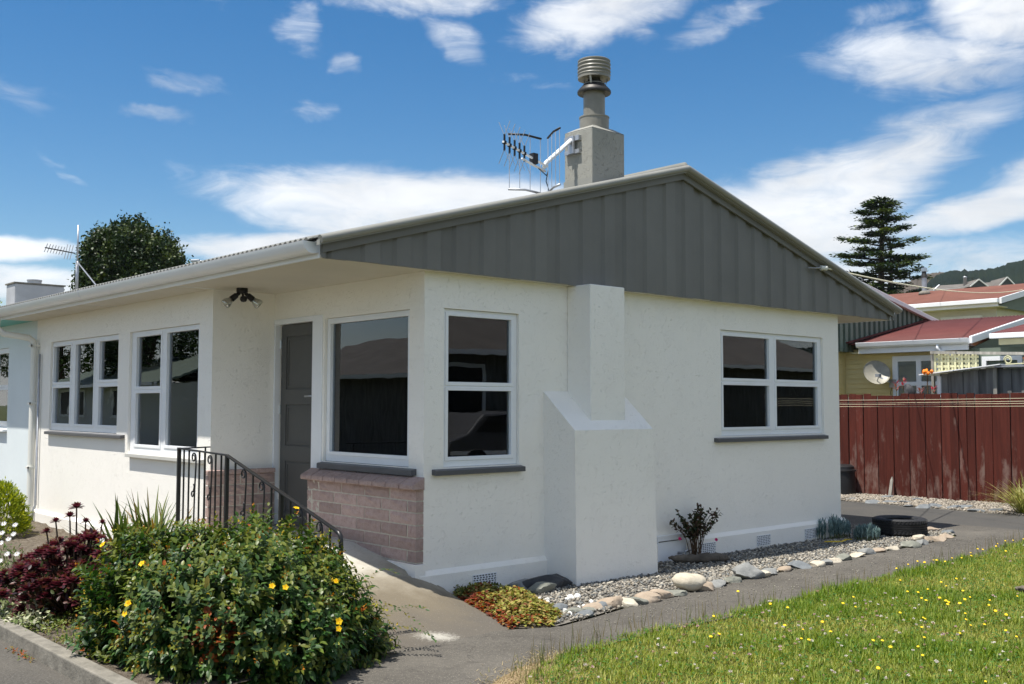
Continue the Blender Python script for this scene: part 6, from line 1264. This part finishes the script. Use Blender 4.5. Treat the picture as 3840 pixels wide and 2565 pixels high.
# clover heads, thickest near the drive end of the lawn
x, y = lawn_pts(7600); cl_ = np.exp(-((x-.8)/1.5)**2 - ((y+3.3)/1.2)**2)*1.0 + .10 + .25*np.exp(-((x-2.2)/.8)**2 - ((y+2.7)/.4)**2); k_ = RNG.random(len(x)) < cl_*.26; x, y = x[k_], y[k_]; n = len(x); hz = RNG.uniform(.035, .085, n); nb = 14; N_ = n*nb; u_ = sph(N_); u_[:, 2] = np.abs(u_[:, 2])*.9; hs2 = np.repeat(RNG.uniform(.010, .015, n), nb); pos = np.repeat(np.stack([x, y, -.225+hz], 1), nb, 0)
v, f, c = scatter(QUADL, QUADL_F, pos, u_, sph(N_), hs2, hs2*.7, np.repeat(pick([(.62, .56, .50), (.72, .68, .62), (.55, .40, .38), (.45, .34, .22)], n), nb, 0), .15); st = scatter(QUADL, QUADL_F, np.stack([x, y, np.full(n, -.225)], 1), np.tile([0, 0, 1.], (n, 1)), np.tile([-.7, -.7, 0], (n, 1)), hz, .003, np.tile([.10, .16, .04], (n, 1))); vm, fm, cm = merge([(v, f, c), st]); tag(kind(mk('clover_flowers', np_mesh('clover_flowers', vm, fm, 'petal', cm), None), 'stuff'), 'white and pinkish clover heads scattered in the lawn', 'clover')
# yellow flowers, each on its stalk
DAND = [(1.67, -1.87), (1.65, -2.18), (1.61, -2.36), (2.28, -2.51), (2.11, -2.52), (3.33, -2.34), (2.9, -2.63), (3.02, -2.74), (2.82, -2.76), (2.66, -2.87), (2.67, -2.9), (2.75, -2.97), (2.83, -2.98), (2.77, -3.03), (2.57, -3.12), (2.64, -3.18), (2.98, -3.06), (2.94, -3.12), (3.08, -3.21), (2.77, -3.34), (2.65, -3.44), (3.32, -3.32), (2.04, -3.02), (2.05, -3.19), (1.9, -3.28), (1.75, -3.33), (2.36, -3.35), (1.9, -3.6), (2.09, -3.48), (2.13, -3.59), (2.62, -3.53), (1.95, -3.81), (1.9, -3.9), (1.24, -2.88), (.94, -2.92), (.78, -3.01), (1.0, -2.74), (.41, -2.57), (.42, -2.63), (.94, -2.19), (.82, -3.04), (1.11, -3.02), (.98, -3.4), (1.04, -3.43), (1.01, -3.5), (1.29, -3.58), (1.05, -3.66), (1.59, -3.67), (.93, -3.75), (.63, -4.26), (.37, -3.77), (3.23, -2.93), (3.86, -2.58), (3.64, -2.55), (3.36, -2.73), (2.05, -2.66), (4.0, -1.95), (4.2, -1.96), (4.4, -1.95), (4.4, -2.02), (4.6, -2.04), (4.62, -2.0), (4.75, -2.05), (5.0, -2.0), (5.1, -2.05), (5.2, -2.1), (5.45, -1.98), (5.7, -1.94), (5.75, -1.97), (6.4, -1.84), (6.6, -1.84), (6.75, -1.86), (7.05, -1.85), (7.05, -1.92), (6.11, -1.95), (5.97, -2.11)]
hd = MB().lathe([(.003, -.006), (.013, .0), (.017, .004), (.012, .008), (.0, .009)], (0, 0, 0), 12); hdm = bpy.data.meshes.new('flower_head'); hdm.from_pydata(hd.v, [], hd.f); plain('dandelion', (.85, .56, .01), .6, .15, 60); hdm.materials.append(MATS['dandelion'])
sm2 = MB().tube([(0, 0, 0), (.004, 0, .5), (0, 0, 1)], .0022, 5); smm = bpy.data.meshes.new('stalk'); smm.from_pydata(sm2.v, [], sm2.f); smm.materials.append(MATS['stem_green'])
for k, (x, y) in enumerate(DAND):
    on_path = y > -1.93 and x < 4; h_ = random.uniform(.06, .10) if not on_path else .12; t_ = thing('yellow_flower', 'yellow hawkbit flower on a thin stalk in the lawn', 'flower', (x, y, -.225), 'yellow flowers dotted over the lawn')
    a_ = bpy.data.objects.new('stalk', smm); b_ = bpy.data.objects.new('flower_head', hdm)
    for o in (a_, b_): COL.objects.link(o); o.parent = t_
    a_.scale.z = h_; b_.location.z = h_; s_ = random.uniform(.45, .75); b_.scale = (s_, s_, s_); b_.rotation_euler = (random.uniform(.1, .5), random.uniform(-.5, 0), 0)
# seed stalks along the lawn's edge and grass tufts in the joints
n = 320; k_ = RNG.integers(3, len(LAWN_EDGE)-1, n); t_ = RNG.random(n)[:, None]; E0 = np.array(LAWN_EDGE); pp = E0[k_]*(1-t_) + E0[np.minimum(k_+1, len(LAWN_EDGE)-1)]*t_ + RNG.normal(size=(n, 2))*.07; D = RNG.normal(size=(n, 3))*.16 + [0, 0, 1]
v, f, c = scatter(BLADE, BLADE_F, np.concatenate([pp, np.full((n, 1), -.222)], 1), D, RNG.normal(size=(n, 3))*.2 + [-.7, -.7, 0], RNG.uniform(.08, .2, n), .0035, pick([(.20, .17, .07), (.13, .15, .04), (.26, .2, .1)], n)); tag(kind(mk('seed_stalks', np_mesh('seed_stalks', v, f, 'grass', c), None), 'stuff'), 'thin grass seed stalks along the path edge', 'grass')

# ------------------------------------------------------------------ air between here and the hills
t = NT('haze'); t.n.remove(t.p); pv = t.new('ShaderNodeVolumePrincipled'); pv.inputs['Color'].default_value = (.80, .88, 1, 1); pv.inputs['Density'].default_value = .00007; pv.inputs['Anisotropy'].default_value = .2
t.l.new(pv.outputs[0], t.out.inputs['Volume']); kind(mk('haze', MB().box(-1900, 1900, -1900, 1900, -8, 215), 'haze'), 'stuff')
